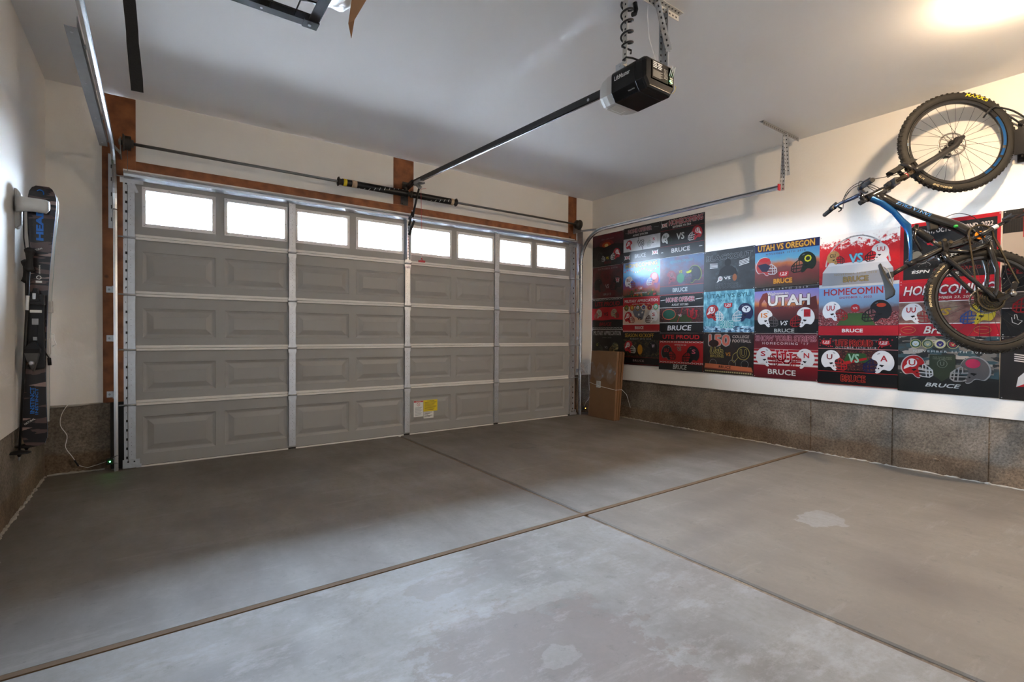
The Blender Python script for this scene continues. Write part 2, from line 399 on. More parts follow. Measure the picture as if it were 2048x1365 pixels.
# garage-door wall: drywall left, above and right of the opening; lumber is flush with it
o = wallpart((XL-.02, YF, ZS, -.335, YF+.2, ZC), (-.2, YF, 2.495, 2.09, YF+.2, ZC), (2.322, YF, 2.495, 4.607, YF+.2, ZC), (4.756, YF, ZS, XR+.02, YF+.2, ZC)).build('wall_front', M['paint'])
struct(o, 'white drywall around the garage door opening', 'wall')
b = wallpart((XL-.02, YF+.01, -.15, -.29, YF+.2, ZS-.004), (4.75, YF+.01, -.15, XR+.02, YF+.2, ZS-.004))
struct(b.build('concrete_base', M['conc'], o))
b = MB(); b.tube([(XL+.01, YF-.0, ZS-.012), (-.5, YF+.002, ZS-.01), (-.38, YF, ZS), (-.3, YF+.002, ZS+.004)], [.01, .009, .006, .003], 6)
struct(b.build('broken_plaster_edge', M['mortar'], o))
o = wallpart((XL-.2, YB-.2, -.15, XR+.2, YB, ZC)).build('wall_back', M['paint']); struct(o, 'white wall behind the camera', 'wall')
o = wallpart((XL-.2, YB-.2, ZC, XR+.2, YF+.25, ZC+.2)).build('ceiling', M['ceil']); struct(o, 'smooth white garage ceiling', 'ceiling')
# crumbly mortar at the foot of the stem walls
def crumb(name, pts, seed, label):
    random.seed(seed); b = MB()
    a, c = V(pts[0]), V(pts[1]); n = int((c-a).length/.022)
    ps = []; rs = []
    for i in range(n+1):
        p = a.lerp(c, i/n); ps.append(p+V((random.uniform(-.004, .004), random.uniform(-.004, .004), random.uniform(-.003, .003)))); rs.append(random.choice((.003, .006, .009, .011, .013)))
    b.tube(ps, rs, 6, sm=False)
    struct(b.build(name, M['mortar']), label, 'trim')
crumb('trim_3', ((XL-.012, 1.0, .003), (XL-.012, 5.1, .003)), 3, 'crumbly mortar line at foot of left wall')
crumb('trim_4', ((XL, 5.122, .003), (-.33, 5.122, .003)), 4, 'crumbly mortar line below concrete left of garage door')
crumb('trim_5', ((XR+.01, .3, .003), (XR+.01, 4.6, .003)), 5, 'crumbly mortar line at foot of right wall')
# stained lumber around the door
def lumber(name, q, label):
    o = MB().box(*q).build(name, M['wood']); bevel(o, .003); struct(o, label, 'trim'); return o
lumber('trim_6', (-.335, YF-.004, ZS, -.12, YF+.06, 2.995), 'brown stained post left of garage door')
lumber('trim_7', (-.2, YF-.002, 2.33, 4.62, YF+.06, 2.495), 'brown stained header board above garage door')
lumber('trim_8', (2.09, YF-.006, 2.495, 2.322, YF+.06, 2.995), 'brown stained board between header and ceiling')
lumber('trim_9', (4.605, YF-.004, 0.0, 4.756, YF+.06, 2.995), 'brown stained post right of garage door')
o = MB().box(-.29, YF-.012, 0, -.12, YF+.06, ZS).build('trim_10', M['blackmatte']); struct(o, 'black strip below left post beside concrete', 'trim')
for q, lab in (((-.33, YF-.0055, 2.965, -.205, YF-.003, 2.99), 0), ((2.1, YF-.0075, 2.955, 2.25, YF-.005, 2.98), 0), ((-.325, YF-.0055, 2.31, -.29, YF-.003, 2.318), 0), ((-.32, YF-.0055, 2.26, -.305, YF-.003, 2.29), 0), ((-.32, YF-.0055, 1.62, -.3, YF-.003, 1.635), 0)):
    pass

# ------------------------------------------------------------------ garage door
SX = [1.058, 2.222, 3.383]
DX0, DX1 = -.2, 4.69
SEAM = [0.0, .504, .948, 1.390, 1.848, 2.392]
PX = [-.078+.582*k for k in range(8)]
PW = .512
door = thing('door_1', 'closed grey beige sectional garage door with a top row of windows', 'garage door', (2.245, D, 0), kind='structure')
def recess_panel(b, x0, x1, z0, z1):
    rings = [(0, 0), (.006, .004), (.022, .009), (.03, .009), (.072, -.002)]
    prev = None
    for ins, dep in rings:
        o = len(b.v)
        b.v += [(x0+ins, D+dep, z0+ins), (x1-ins, D+dep, z0+ins), (x1-ins, D+dep, z1-ins), (x0+ins, D+dep, z1-ins)]
        if prev is not None:
            for a, c in ((0, 1), (1, 2), (2, 3), (3, 0)): b.face((prev+a, prev+c, o+c, o+a))
        prev = o
    b.face((prev, prev+1, prev+2, prev+3))
for s in range(5):
    z0, z1 = SEAM[s], SEAM[s+1]
    b = MB(); top = s == 4
    if top: pz0, pz1, w0, w1 = 1.984, 2.256, .022, .022
    else: pz0, pz1, w0, w1 = z0+.106, z1-.094, 0, 0
    xs = [DX0]
    for x in PX: xs += [x+w0, x+PW-w1]
    xs.append(DX1)
    for i in range(len(xs)-1):
        a, c = xs[i], xs[i+1]
        def q(za, zb): b.add([(a, D, za), (c, D, za), (c, D, zb), (a, D, zb)], [(0, 1, 2, 3)])
        q(z0+.002, pz0); q(pz1, z1)
        if i % 2 == 0: q(pz0, pz1)
        elif top:
            for (xa, ya), (xb, yb) in (((a, D), (a, D+.045)), ((c, D), (c, D+.045))):
                b.add([(xa, ya, pz0), (xb, yb, pz0), (xb, yb, pz1), (xa, ya, pz1)], [(0, 1, 2, 3)])
            for z in (pz0, pz1): b.add([(a, D, z), (c, D, z), (c, D+.045, z), (a, D+.045, z)], [(0, 1, 2, 3)])
        else: recess_panel(b, a, c, pz0, pz1)
    # outer skin and edges
    y2 = D+.045
    if top:
        for i in range(len(xs)-1):
            a, c = xs[i], xs[i+1]
            for za, zb in (((z0, pz0), (pz1, z1)) if i % 2 else ((z0, z1),)): b.add([(a, y2, za), (c, y2, za), (c, y2, zb), (a, y2, zb)], [(0, 1, 2, 3)])
    else: b.add([(DX0, y2, z0), (DX1, y2, z0), (DX1, y2, z1), (DX0, y2, z1)], [(0, 1, 2, 3)])
    for x in (DX0, DX1): b.add([(x, D, z0), (x, y2, z0), (x, y2, z1), (x, D, z1)], [(0, 1, 2, 3)])
    b.add([(DX0, D, z1), (DX1, D, z1), (DX1, y2, z1), (DX0, y2, z1)], [(0, 1, 2, 3)])
    b.add([(DX0, D, z0+.002), (DX1, D, z0+.002), (DX1, y2, z0+.002), (DX0, y2, z0+.002)], [(0, 1, 2, 3)])
    sec = b.build('door_section', M['door'], door, fixn=False)
    # the pale folded lip along the lower edge of the section
    b = MB(); ends = [DX0+.075] + [x for c in SX for x in (c-.034, c+.034)] + [DX1-.13]
    for i in range(0, 8, 2):
        if s == 0:
            b.sweep([(ends[i], D, .012), (ends[i+1], D, .012)], [(-.012, 0), (.006, 0), (.006, .028), (-.006, .034), (-.012, .03)], (0, 1, 0))
        else:
            b.box(ends[i], D-.016, z0, ends[i+1], D+.001, z0+.02)
            b.box(ends[i], D-.011, z0+.0225, ends[i+1], D+.001, z0+.044)
    o = b.build('folded_lip', M['doorlip'], sec); bevel(o, .003)
    if top:
        for k, x in enumerate(PX):
            b = MB(); t = .024
            for q in ((x-.002, 1.957, x+PW+.002, 1.957+t+.006), (x-.002, 2.283-t-.004, x+PW+.002, 2.283), (x-.002, 1.957+t, x+t, 2.283-t), (x+PW-t, 1.957+t, x+PW+.002, 2.283-t)):
                b.box(q[0], D-.006, q[1], q[2], D+.002, q[3])
            for sx in (.012, .18, .335, PW-.012):
                for z in (1.970, 2.271): b.cyl((x+sx, D-.0085, z), (x+sx, D-.005, z), .0035, 8, 1)
            for sx in (.012, PW-.012): b.cyl((x+sx, D-.0085, 2.12), (x+sx, D-.005, 2.12), .0035, 8, 1)
            fr = b.build('window_frame', [M['frame'], M['galvdark']], sec); 
            p = MB().box(x+.018, D+.02, 1.975, x+PW-.018, D+.024, 2.265).build('window_pane', M['glass'], fr)
# stiles: end stiles with square slots, centre stiles with small holes
def stile(x, w, s, kind):
    z0, z1 = SEAM[s]+(.03 if s == 0 else .004), SEAM[s+1]-.004
    if s == 4: z1 = 2.33
    b = MB(); b.box(x-w/2, D-.020, z0, x+w/2, D-.0175, z1)
    for sx in (-1, 1): b.box(x+sx*w/2-.0015, D-.022, z0, x+sx*w/2+.0015, D, z1)
    n = int((z1-z0)/.075)
    for i in range(n):
        z = z0+.06+i*(z1-z0-.1)/max(1, n-1)
        if kind == 'end':
            sg = -1 if x < 1 else 1
            b.box(x+sg*.016-.008, D-.0208, z-.010, x+sg*.016+.006, D-.0195, z+.010, 1)
            for dz in (-.025, .022): b.cyl((x-sg*.010, D-.0208, z+dz), (x-sg*.010, D-.0195, z+dz), .0022, 6, 1)
        else:
            for dx, dz in ((0, 0), (-.014, .03), (.014, .03), (0, .045)): b.cyl((x+dx, D-.0208, z+dz-.02), (x+dx, D-.0195, z+dz-.02), .0022, 6, 1)
    return b.build('stile', [M['galv'], M['hole']], door)
def hinge(x, s):
    z = SEAM[s]; w = .036
    b = MB(); y = D-.0235
    up = [(-w, .006), (w, .006), (w*.95, .03), (w*.45, .062), (w*.2, .075), (-w*.2, .075), (-w*.45, .062), (-w*.95, .03)]
    dn = [(a, -c*1.25-.004) for a, c in up][::-1]
    for poly in (up, dn): b.prism([(x+a, y, z+.012+c) for a, c in poly], (0, .0025, 0))
    b.cyl((x-w-.004, y-.006, z+.012), (x+w+.004, y-.006, z+.012), .0065, 10)
    for dz in (.04, .058, -.035, -.06): b.cyl((x, y-.004, z+dz), (x, y+.001, z+dz), .0055, 8)
    return b.build('hinge', M['galv'], door)
for s in range(5):
    stile(DX0+.036, .072, s, 'end'); stile(DX1-.068, .072, s, 'end')
    for x in SX: stile(x, .056, s, 'mid')
for s in range(1, 5):
    for x in SX + [DX0+.04, DX1-.065]: hinge(x, s)
    for sg, xe, xt in ((-1, DX0+.06, -.262), (1, DX1-.07, 4.775)):
        b = MB().cyl((xe, D-.03, SEAM[s]+.012), (xt-sg*.03, D-.03, SEAM[s]+.012), .0055, 10)
        b.cyl((xt-sg*.018, D-.03, SEAM[s]+.012), (xt-sg*.006, D-.03, SEAM[s]+.012), .021, 16)
        b.build('roller', M['galv'], door)
for sg, xe, xt in ((-1, DX0+.06, -.262), (1, DX1-.07, 4.775)):
    b = MB()
    b.box(min(xe-sg*.07, xe+sg*.08), D-.026, 2.29, max(xe-sg*.07, xe+sg*.08)-.0, D-.022, 2.335)
    b.bar((xe, D-.03, 2.30), (xe-sg*.03, D-.03, 2.22), .02, .004, (0, 1, 0)); b.bar((xe+sg*.03, D-.03, 2.30), (xe, D-.03, 2.22), .02, .004, (0, 1, 0))
    b.cyl((xe, D-.035, 2.335), (xt, D-.035, 2.335), .005, 8)
    b.build('top_bracket', M['galv'], door)
    b = MB(); xc = (xe)-(.02 if sg < 0 else -.01)
    b.box(xc-.05, D-.03, .025, xc+.06, D-.024, .075); b.box(xc-.05, D-.036, .008, xc+.07, D-.024, .035)
    for dx in (-.015, .025): b.cyl((xc+dx, D-.036, .058), (xc+dx, D-.03, .058), .006, 8, 1)
    b.build('bottom_bracket', [M['galv'], M['hole']], door)
# top reinforcing strut (a long hat channel) and rubber bottom seal
b = MB(); b.sweep([(DX0+.005, D-.03, 2.355), (DX1-.02, D-.03, 2.355)], [(.028, .036), (.012, .036), (-.024, .017), (-.03, .0), (-.024, -.017), (.012, -.036), (.028, -.036), (.028, -.030), (.014, -.030), (-.018, -.013), (-.024, 0), (-.018, .013), (.014, .030), (.028, .030)], (0, 1, 0))
b.build('reinforcing_strut', M['track'], door)
MB().box(DX0, D-.004, -.002, DX1, D+.04, .014).build('bottom_seal', M['blackmatte'], door)
b = MB().box(DX0, D-.02, 2.386, DX1-.03, D+.05, 2.40); b.build('top_flange', M['doorlip'], door)
# warning labels on the bottom section
def flat(y): return lambda cx, cz: (lambda u, v: (cx+u, y, cz+v))
b = MB(); y = D-.0030
b.box(2.305, y, .185, 2.417, D, .36)
b.box(2.306, y-.0005, .345, 2.416, y, .359, 1); 
b.text('WARNING', lambda u, v: (2.361+u, y-.001, .352+v), .06, .008, .01, 2)
b.lathe((2.361, y-.0006, .322), (0, 1, 0), [(.016, 0), (.019, 0)], 20, 1); b.bar((2.349, y-.0006, .334), (2.373, y-.0006, .31), .0004, .003, (0, 0, 1), 1)
for i in range(10): b.box(2.318, y-.0004, .285-i*.0095, 2.405-(i % 3)*.008, y, .2885-i*.0095, 3)
b.build('warning_label', [M['whitepaper'], M['red'], M['white'], M['galvdark']], door)['label'] = 'white warning label with red header strip'
b = MB(); b.box(2.422, y, .236, 2.593, D, .362)
b.text('CAUTION', lambda u, v: (2.507+u, y-.001, .352+v), .09, .009, .01, 1)
for i in range(8): b.box(2.435, y-.0004, .335-i*.012, 2.58-(i % 4)*.012, y, .3385-i*.012, 1)
b.build('warning_label', [M['yellow'], M['dustydark']], door)['label'] = 'yellow caution label'
b = MB(); b.box(2.425, y, .160, 2.545, D, .232)
for i in range(5): b.box(2.43, y-.0004, .222-i*.012, 2.53-(i % 3)*.025, y, .2265-i*.012, 1)
b.build('warning_label', [M['whitepaper'], M['dustydark']], door)['label'] = 'small white printed label under the yellow one'

# ------------------------------------------------------------------ tracks
def arc(cy, cz, r, a0, a1, n): return [(cy+r*math.cos(math.radians(a0+(a1-a0)*i/n)), cz+r*math.sin(math.radians(a0+(a1-a0)*i/n))) for i in range(n+1)]
def trackprof(sg):
    # C-channel: web on the outside (sg side), curled flanges
    t = .0022; w = .0235; d = .025
    out = [(sg*0, -w), (sg*0, w), (-sg*d*.55, w), (-sg*d, w*.82), (-sg*d, w*.55), (-sg*(d-t), w*.55), (-sg*(d-t*1.2), w*.78), (-sg*d*.55, w-t), (-sg*t, w-t), (-sg*t, -w+t), (-sg*d*.55, -w+t), (-sg*(d-t*1.2), -w*.78), (-sg*(d-t), -w*.55), (-sg*d, -w*.55), (-sg*d, -w*.82), (-sg*d*.55, -w)]
    return out
def make_track(x, sg, yend, label, name='door_track'):
    t = thing(name, label, 'garage door track', (x, 5.02, 0))
    yv = 5.025
    ver = [(x, yv, .0), (x, yv, 2.06)]
    MB().sweep(ver, trackprof(sg), (1, 0, 0), sm=False).build('vertical_track', M['track'], t)
    R_ = .42
    cur = [(x, y, z) for y, z in arc(yv-R_, 2.07, R_, 0, 90, 16)] + [(x, yend, 2.495)]
    MB().sweep(cur, trackprof(sg), (1, 0, 0), sm=False).build('horizontal_track', M['track'], t)
    # long wall angle with slotted holes, and jamb plates
    b = MB(); xo = x+sg*.004
    b.box(min(xo, xo+sg*.003), yv-.02, 1.93, max(xo, xo+sg*.003), YF-.005, 2.52)
    b.box(min(xo, xo+sg*.03), YF-.012, 1.93, max(xo, xo+sg*.03), YF-.007, 2.52)
    for z in (2.0, 2.1, 2.2, 2.32, 2.42): b.box(xo+sg*.010-.004, YF-.0128, z-.015, xo+sg*.010+.004, YF-.0115, z+.015, 1)
    b.build('flag_bracket', [M['galv'], M['hole']], t)
    for z in (1.44, 1.05, .60):
        b = MB(); b.box(min(xo+sg*.004, xo+sg*.046), YF-.008, z-.025, max(xo+sg*.004, xo+sg*.046), YF-.005, z+.025)
        b.box(min(xo, xo+sg*.004), yv, z-.025, max(xo, xo+sg*.004), YF-.005, z+.025)
        b.cyl((xo+sg*.028, YF-.016, z), (xo+sg*.028, YF-.006, z), .008, 6, 1); b.box(xo+sg*.022-.004, YF-.009, z-.01, xo+sg*.036+.004, YF-.0078, z+.01, 1)
        b.build('jamb_bracket', [M['galv'], M['galvdark']], t)
    return t
tl = make_track(-.262, -1, .6, 'galvanised steel door track left of garage door, running overhead')
tl.children[0]
b = MB(); b.box(-.280, 2.98, 2.468, -.277, 4.74, 2.52); b.box(-.324, 2.98, 2.466, -.277, 4.74, 2.469); b.box(-.290, 4.2, 2.49, -.262, 4.23, 2.50); b.box(-.290, 3.2, 2.49, -.262, 3.23, 2.50)
for y in (3.03, 3.6, 4.15, 4.66): b.cyl((-.302, y, 2.4645), (-.302, y, 2.467), .006, 8, 1)
b.build('stiffening_angle', [M['galvdark'], M['galv']], tl)
tr = make_track(4.77, 1, 2.36, 'galvanised steel door track right of garage door, curving along the sign wall')
MB().box(4.738, 2.352, 2.466, 4.774, 2.362, 2.524).build('painted_end', M['redcord'], tr)
# hanger of the right track
h = thing('track_hanger', 'perforated angle hanger holding right track end to ceiling', 'bracket', (4.7, 2.3, 3.0))
def angle_iron(b, p, q, w, n1, n2, holes=True, t=.0025, pitch=.035, mh=1):
    """L-section from p to q, flanges along n1 and n2"""
    p, q, n1, n2 = V(p), V(q), V(n1).normalized(), V(n2).normalized(); d = (q-p).normalized(); L = (q-p).length
    b.obox((p+q)/2+n1*w/2, d*L/2, n1*w/2, n2*t/2, 0); b.obox((p+q)/2+n2*w/2, d*L/2, n2*w/2, n1*t/2, 0)
    if holes:
        k = int(L/pitch)
        for i in range(k):
            c = p+d*(pitch*(i+.5))
            for a, nn in ((n1, n2), (n2, n1)):
                b.obox(c+a*w*.55, d*.0055, a*.0045, nn*(t/2+.0006), mh)
    return b
angle_iron(MB(), (4.352, 2.30, 2.997), (5.002, 2.302, 2.997), .036, (0, 0, -1), (0, 1, 0)).build('ceiling_angle', [M['galvdark'], M['hole']], h)
angle_iron(MB(), (4.80, 2.36, 2.47), (4.785, 2.33, 2.97), .030, (-1, 0, 0), (0, -1, 0)).build('drop_angle', [M['galv'], M['hole']], h)
angle_iron(MB(), (4.745, 2.31, 2.97), (4.80, 2.31, 2.60), .030, (-1, 0, 0), (0, -1, 0)).build('brace_angle', [M['galv'], M['hole']], h)

# ------------------------------------------------------------------ torsion shaft, springs, drums
YS, ZSH = 4.98, 2.59
t = thing('torsion_shaft', 'long grey steel shaft above garage door with two black springs', 'spring shaft', (2.2, YS, ZSH))
MB().cyl((-.22, YS, ZSH), (4.70, YS, ZSH), .0125, 16).build('shaft', M['steelbar'], t)
def spring(x0, x1, lab, tape):
    n = int((x1-x0)/.0065); prof = []
    for i in range(n):
        a = x0+(x1-x0)*i/n; b_ = (x1-x0)/n
        prof += [(.0310, a), (.0345, a+b_*.5)]
    prof += [(.0310, x1)]
    b = MB().lathe((0, YS, ZSH), (1, 0, 0), prof, 20)
    # chalk paint line wound round the coil
    k = int((x1-x0)/.055)
    for i in range(k):
        a0 = -2.6+i*.33
        for j in range(3):
            aa = a0+j*.28; x = x0+.06+i*.052+j*.004
            if x > x1-.03: continue
            c = V((x, YS-math.cos(aa)*.0347, ZSH+math.sin(aa)*.0347)); nrm = V((0, -math.cos(aa), math.sin(aa))); tg = V((.25, math.sin(aa), math.cos(aa))).normalized()
            b.obox(c, tg*.005, V((1, 0, 0))*.0024, nrm*.0012, 1)
    o = b.build('spring', [M['black'], M['litdot']], t)
    for xe, sg in ((x0, -1), (x1, 1)):
        pass
    return o
spring(1.50, 2.185, '', 0); spring(2.24, 2.745, '', 1)
for x, sg in ((1.50, -1), (2.745, 1)):
    b = MB().lathe((x, YS, ZSH), (sg, 0, 0), [(.0, .045), (.018, .045), (.018, .04), (.042, .038), (.042, .028), (.030, .026), (.030, -.03), (.0, -.03)], 20)
    for a in range(4): b.cyl((x+sg*.033, YS+.03*math.cos(a*PI/2+.5), ZSH+.03*math.sin(a*PI/2+.5)), (x+sg*.033, YS+.046*math.cos(a*PI/2+.5), ZSH+.046*math.sin(a*PI/2+.5)), .005, 6)
    b.build('winding_cone', M['dustydark'], t)
for xa, xb, mt, lb in ((1.512, 1.545, 'yellow', 'yellow paint band'), (1.595, 1.645, 'tanwood', 'tan label tape'), (2.705, 2.74, 'tanwood', 'tan label tape')):
    MB().lathe((0, YS, ZSH), (1, 0, 0), [(.0348, xa), (.0357, xa), (.0357, xb), (.0348, xb)], 20).build('tape_band', M[mt], t)['label'] = lb
b = MB().lathe((2.212, YS, ZSH), (1, 0, 0), [(.012, -.028), (.036, -.028), (.036, -.018), (.022, -.016), (.022, .016), (.036, .018), (.036, .028), (.012, .028)], 20)
b.box(2.205, YS, ZSH-.015, 2.219, YF-.006, ZSH+.015); b.box(2.17, YF-.012, ZSH-.09, 2.254, YF-.006, ZSH+.06)
b.cyl((2.19, YF-.03, ZSH-.075), (2.19, YF-.006, ZSH-.075), .009, 6)
b.build('centre_bracket', M['dustydark'], t)
for x, sg in ((-.165, -1), (4.65, 1)):
    b = MB().lathe((x, YS, ZSH), (sg, 0, 0), [(.012, -.035), (.030, -.035), (.030, -.02), (.058, -.018)] + [(.052+.004*(i % 2), -.014+i*.004) for i in range(10)] + [(.066, .028), (.066, .034), (.02, .034), (.02, .045), (0, .045)], 28)
    b.build('cable_drum', M['dustydark'], t)
    b = MB(); b.box(x+sg*.048-.003, YS-.02, ZSH-.10, x+sg*.048+.003, YF-.006, ZSH+.035); b.cyl((x+sg*.04, YS, ZSH), (x+sg*.06, YS, ZSH), .022, 16)
    angle_iron(b, (x+sg*.048, YS+.02, ZSH-.07), (x+sg*.09, 4.72, ZSH-.085), .025, (0, 0, -1), (sg, 0, 0), mh=0)
    b.build('end_bearing_plate', M['galvdark'], t)
    MB().tube([(x+sg*.005, YS+.057, ZSH), (x+sg*.012, D-.03, 1.2), (x+sg*.01, D-.03, .06)], .0018, 6).build('lift_cable', M['galvdark'], t)
# ------------------------------------------------------------------ garage door opener
op = thing('garage_door_opener', 'black and grey motor unit hanging from the ceiling, with white lettering on its side', 'garage door opener', (2.3, 1.98, 2.5))
def rrect(x0, x1, z0, z1, cut_t, cut_b, n=4):
    """cross-section in X-Z: small round top corners, big chamfered bottom corners"""
    pts = []
    for cx, cz, r, a0 in ((x1-cut_t, z1-cut_t, cut_t, 0), (x0+cut_t, z1-cut_t, cut_t, 90)):
        for i in range(n+1):
            a = math.radians(a0+90*i/n); pts.append((cx+r*math.cos(a), cz+r*math.sin(a)))
    pts += [(x0, z0+cut_b), (x0+cut_b*.75, z0), (x1-cut_b*.75, z0), (x1, z0+cut_b)]
    return pts
def loft(b, secs, mi=0, cap0=True, cap1=True, sm=False):
    n = len(secs[0]); o = len(b.v)
    for s_ in secs: b.v += [tuple(p) for p in s_]
    for i in range(len(secs)-1):
        for k in range(n):
            k2 = (k+1) % n; b.face((o+i*n+k, o+i*n+k2, o+(i+1)*n+k2, o+(i+1)*n+k), mi, sm)
    if cap0: b.face([o+k for k in range(n)][::-1], mi)
    if cap1: b.face([o+(len(secs)-1)*n+k for k in range(n)], mi)
    return b
M['opener'] = mat('dull_black_plastic', (.010, .010, .011, 1), .2, spec=.3)
OX0, OX1, OZ0, OZ1 = 2.172, 2.440, 2.468, 2.640
def osec(y, ins=0, dz=0): return [(x, y, z) for x, z in rrect(OX0+ins, OX1-ins, OZ0+ins+dz, OZ1-ins, .03, .045)]
b = MB(); loft(b, [osec(1.806, .014), osec(1.814, .004), osec(1.826), osec(1.872)])
body = b.build('housing', M['opener'], op); bevel(body, .003)
b = MB(); loft(b, [osec(1.874), osec(2.050)])
s2 = b.build('side_cover', M['opener'], op); bevel(s2, .003)
# recessed rear panel with label, terminals and status lights
b = MB(); b.box(2.225, 1.797, 2.40, 2.415, 1.8015, 2.60)
b.zmap(2.40, 2.520, .54, .009).build('rear_panel', M['blacksteel'], op)
b = MB(); b.box(2.232, 1.794, 2.412, 2.372, 1.7975, 2.59)
for r in range(4):
    for c_ in range(2): b.box(2.240+c_*.040, 1.7933, 2.573-r*.017, 2.276+c_*.040-(r % 2)*.006, 1.7945, 2.583-r*.017, 1)
for r in range(9): b.box(2.240, 1.7935, 2.495-r*.008, 2.325-(r % 3)*.01, 1.7945, 2.498-r*.008, 2)
for r in range(8): b.box(2.334, 1.7935, 2.545-r*.013, 2.366, 1.7945, 2.549-r*.013, 2)
b.zmap(2.40, 2.520, .54, .009).build('rating_label', [M['blackmatte'], M['whitepaper'], M['galvdark']], op)
b = MB(); b.box(2.380, 1.792, 2.42, 2.412, 1.797, 2.50)
for i in range(3): b.box(2.384, 1.790, 2.475-i*.02, 2.408, 1.792, 2.487-i*.02, 1)
b.zmap(2.40, 2.520, .54, .009).build('terminal_block', [M['black'], M['galvdark']], op)
b = MB().sphere((2.384, 1.791, 2.452), .0035, 6).sphere((2.398, 1.791, 2.437), .0025, 6).zmap(2.40, 2.520, .54, .009).build('status_light', M['green'], op)
b = MB()
for k, (x0, x1) in enumerate(((2.376, 2.40), (2.405, 2.418), (2.39, 2.41))):
    b.tube([(x0, 1.79, 2.50), (x0-.004, 1.775, 2.56), (x0+.01, 1.78, 2.60), (x1, 1.80, 2.59), (x1, 1.80, 2.55)], .0028, 6)
b.zmap(2.40, 2.520, .54, .009).build('bell_wire', M['whitepaper'], op)
MB().tube([(2.415, 1.80, 2.34), (2.432, 1.795, 2.37), (2.45, 1.80, 2.43), (2.44, 1.80, 2.44)], .0016, 6).zmap(2.40, 2.520, .54, .009).build('antenna_wire', M['yellow'], op)
# pale light lens at the front
b = MB()
secs = []
for y, ins in ((2.052, .001), (2.09, .003), (2.135, .012), (2.168, .028), (2.185, .050)):
    secs.append([(x, y, z) for x, z in rrect(OX0+ins, OX1-ins, OZ0+ins*.7, OZ1-ins*.7, .03, .045)])
loft(b, secs)
lens = b.build('light_lens', mat('frosted_grey_lens', (.50, .49, .47, 1), .35), op)
b = MB(); b.box(2.23, 2.065, OZ0-.0012, 2.36, 2.14, OZ0+.001)
b.box(2.25, 2.08, OZ0-.0022, 2.29, 2.084, OZ0); b.box(2.25, 2.122, OZ0-.0022, 2.335, 2.127, OZ0, 1); b.box(2.33, 2.085, OZ0-.0022, 2.335, 2.127, OZ0, 1)
b.build('lens_tray', [M['greyplastic'], M['whitepaper']], lens)
b = MB(); b.text('LiftMaster', lambda u, v: (OX0-.0008, 1.968-u, 2.588+v), .115, .026, .003)
b.build('lettering', M['whitepaper'], op)['label'] = 'white printed name on black side cover'
b = MB(); b.text('Premium Series', lambda u, v: (OX0+.0170-v*.6-.0012, 1.912-u, 2.4905+v*.8-.001), .045, .008, .003)
b.build('lettering', M['whitepaper'], op)['label'] = 'small white words on lower side of black cover'
# mounting bracket on top of the unit
b = MB(); b.box(2.186, 1.965, 2.635, 2.189, 2.03, 2.672); b.box(2.186, 1.965, 2.635, 2.42, 1.968, 2.655); b.cyl((2.188, 2.0, 2.66), (2.18, 2.0, 2.66), .01, 6)
b.build('mounting_bracket', M['galv'], op)
# rail, trolley, arm, release cord
r = thing('opener_rail', 'black steel rail running from motor unit to wall above garage door', 'opener rail', (2.25, 4.9, 2.68))
A, B_ = V((2.225, 4.93, 2.70)), V((2.295, 2.15, 2.622))
b = MB(); d = (B_-A)
b.bar(A, B_, .028, .004, (0, 0, 1)); 
for s_ in (-1, 1):
    off = V((s_*.013, 0, -.012)); b.bar(A+off, B_+off, .003, .026)
b.bar(A+V((0, 0, .014)), B_+V((0, 0, .014)), .006, .024)
b.build('rail', M['blacksteel'], r)
b = MB(); b.bar(A+V((0, -.06, -.026)), B_+V((0, .1, -.024)), .010, .005); b.build('drive_belt', M['track'], r)
b = MB(); b.cyl(A.lerp(B_, .93)+V((-.016, 0, -.012)), A.lerp(B_, .93)+V((-.020, 0, -.012)), .010, 6); b.build('rail_bolt', M['galv'], r)
b = MB(); b.bar((2.222, YF-.02, 2.675), (2.225, 4.90, 2.705), .045, .035); b.box(2.19, YF-.014, 2.63, 2.255, YF-.008, 2.75)
b.box(2.17, 5.02, 2.625, 2.205, 5.05, 2.70)
b.build('header_bracket', M['blacksteel'], r)
b = MB(); c_ = A.lerp(B_, .045)
b.bar(c_+V((0, .05, -.022)), c_+V((0, -.09, -.024)), .046, .034); b.bar(c_+V((0, .0, -.05)), c_+V((.01, -.04, -.085)), .03, .03)
b.bar(c_+V((-.03, .02, -.05)), c_+V((.05, -.06, -.03)), .012, .02)
b.build('trolley', M['galvdark'], r)
b = MB(); P0 = c_+V((.005, -.03, -.07))
b.tube([P0, (2.245, 4.93, 2.42), (2.238, 4.95, 2.34)], .011, 8); b.bar((2.236, 4.96, 2.40), (2.222, D-.055, 2.26), .028, .010, (1, 0, 0))
b.cyl((2.228, 4.95, 2.41), (2.26, 4.95, 2.41), .008, 8, 1); b.cyl((2.228, 4.955, 2.35), (2.26, 4.955, 2.35), .008, 8, 1)
b.bar((2.225, D-.05, 2.16), (2.255, 4.95, 2.31), .016, .02, (1, 0, 0))
b.build('door_arm', [M['black'], M['galv']], r)
b = MB(); b.box(2.200, D-.030, 1.87, 2.243, D-.022, 2.34); b.box(2.200, D-.055, 1.90, 2.204, D-.02, 2.34); b.box(2.239, D-.055, 1.90, 2.243, D-.02, 2.34)
for i in range(13): b.cyl((2.2215, D-.0315, 1.92+i*.032), (2.2215, D-.029, 1.92+i*.032), .005, 6, 1)
b.build('operator_bracket', [M['galv'], M['hole']], door)
cx, cy = 2.29, 4.84
b = MB(); b.tube([(cx-.01, cy, 2.63), (cx, cy, 2.2), (cx+.002, cy, 1.87)], .0022, 6); b.tube([(cx-.01, cy, 2.62), (cx+.03, cy, 2.635), (cx+.05, cy, 2.64)], .002, 6)
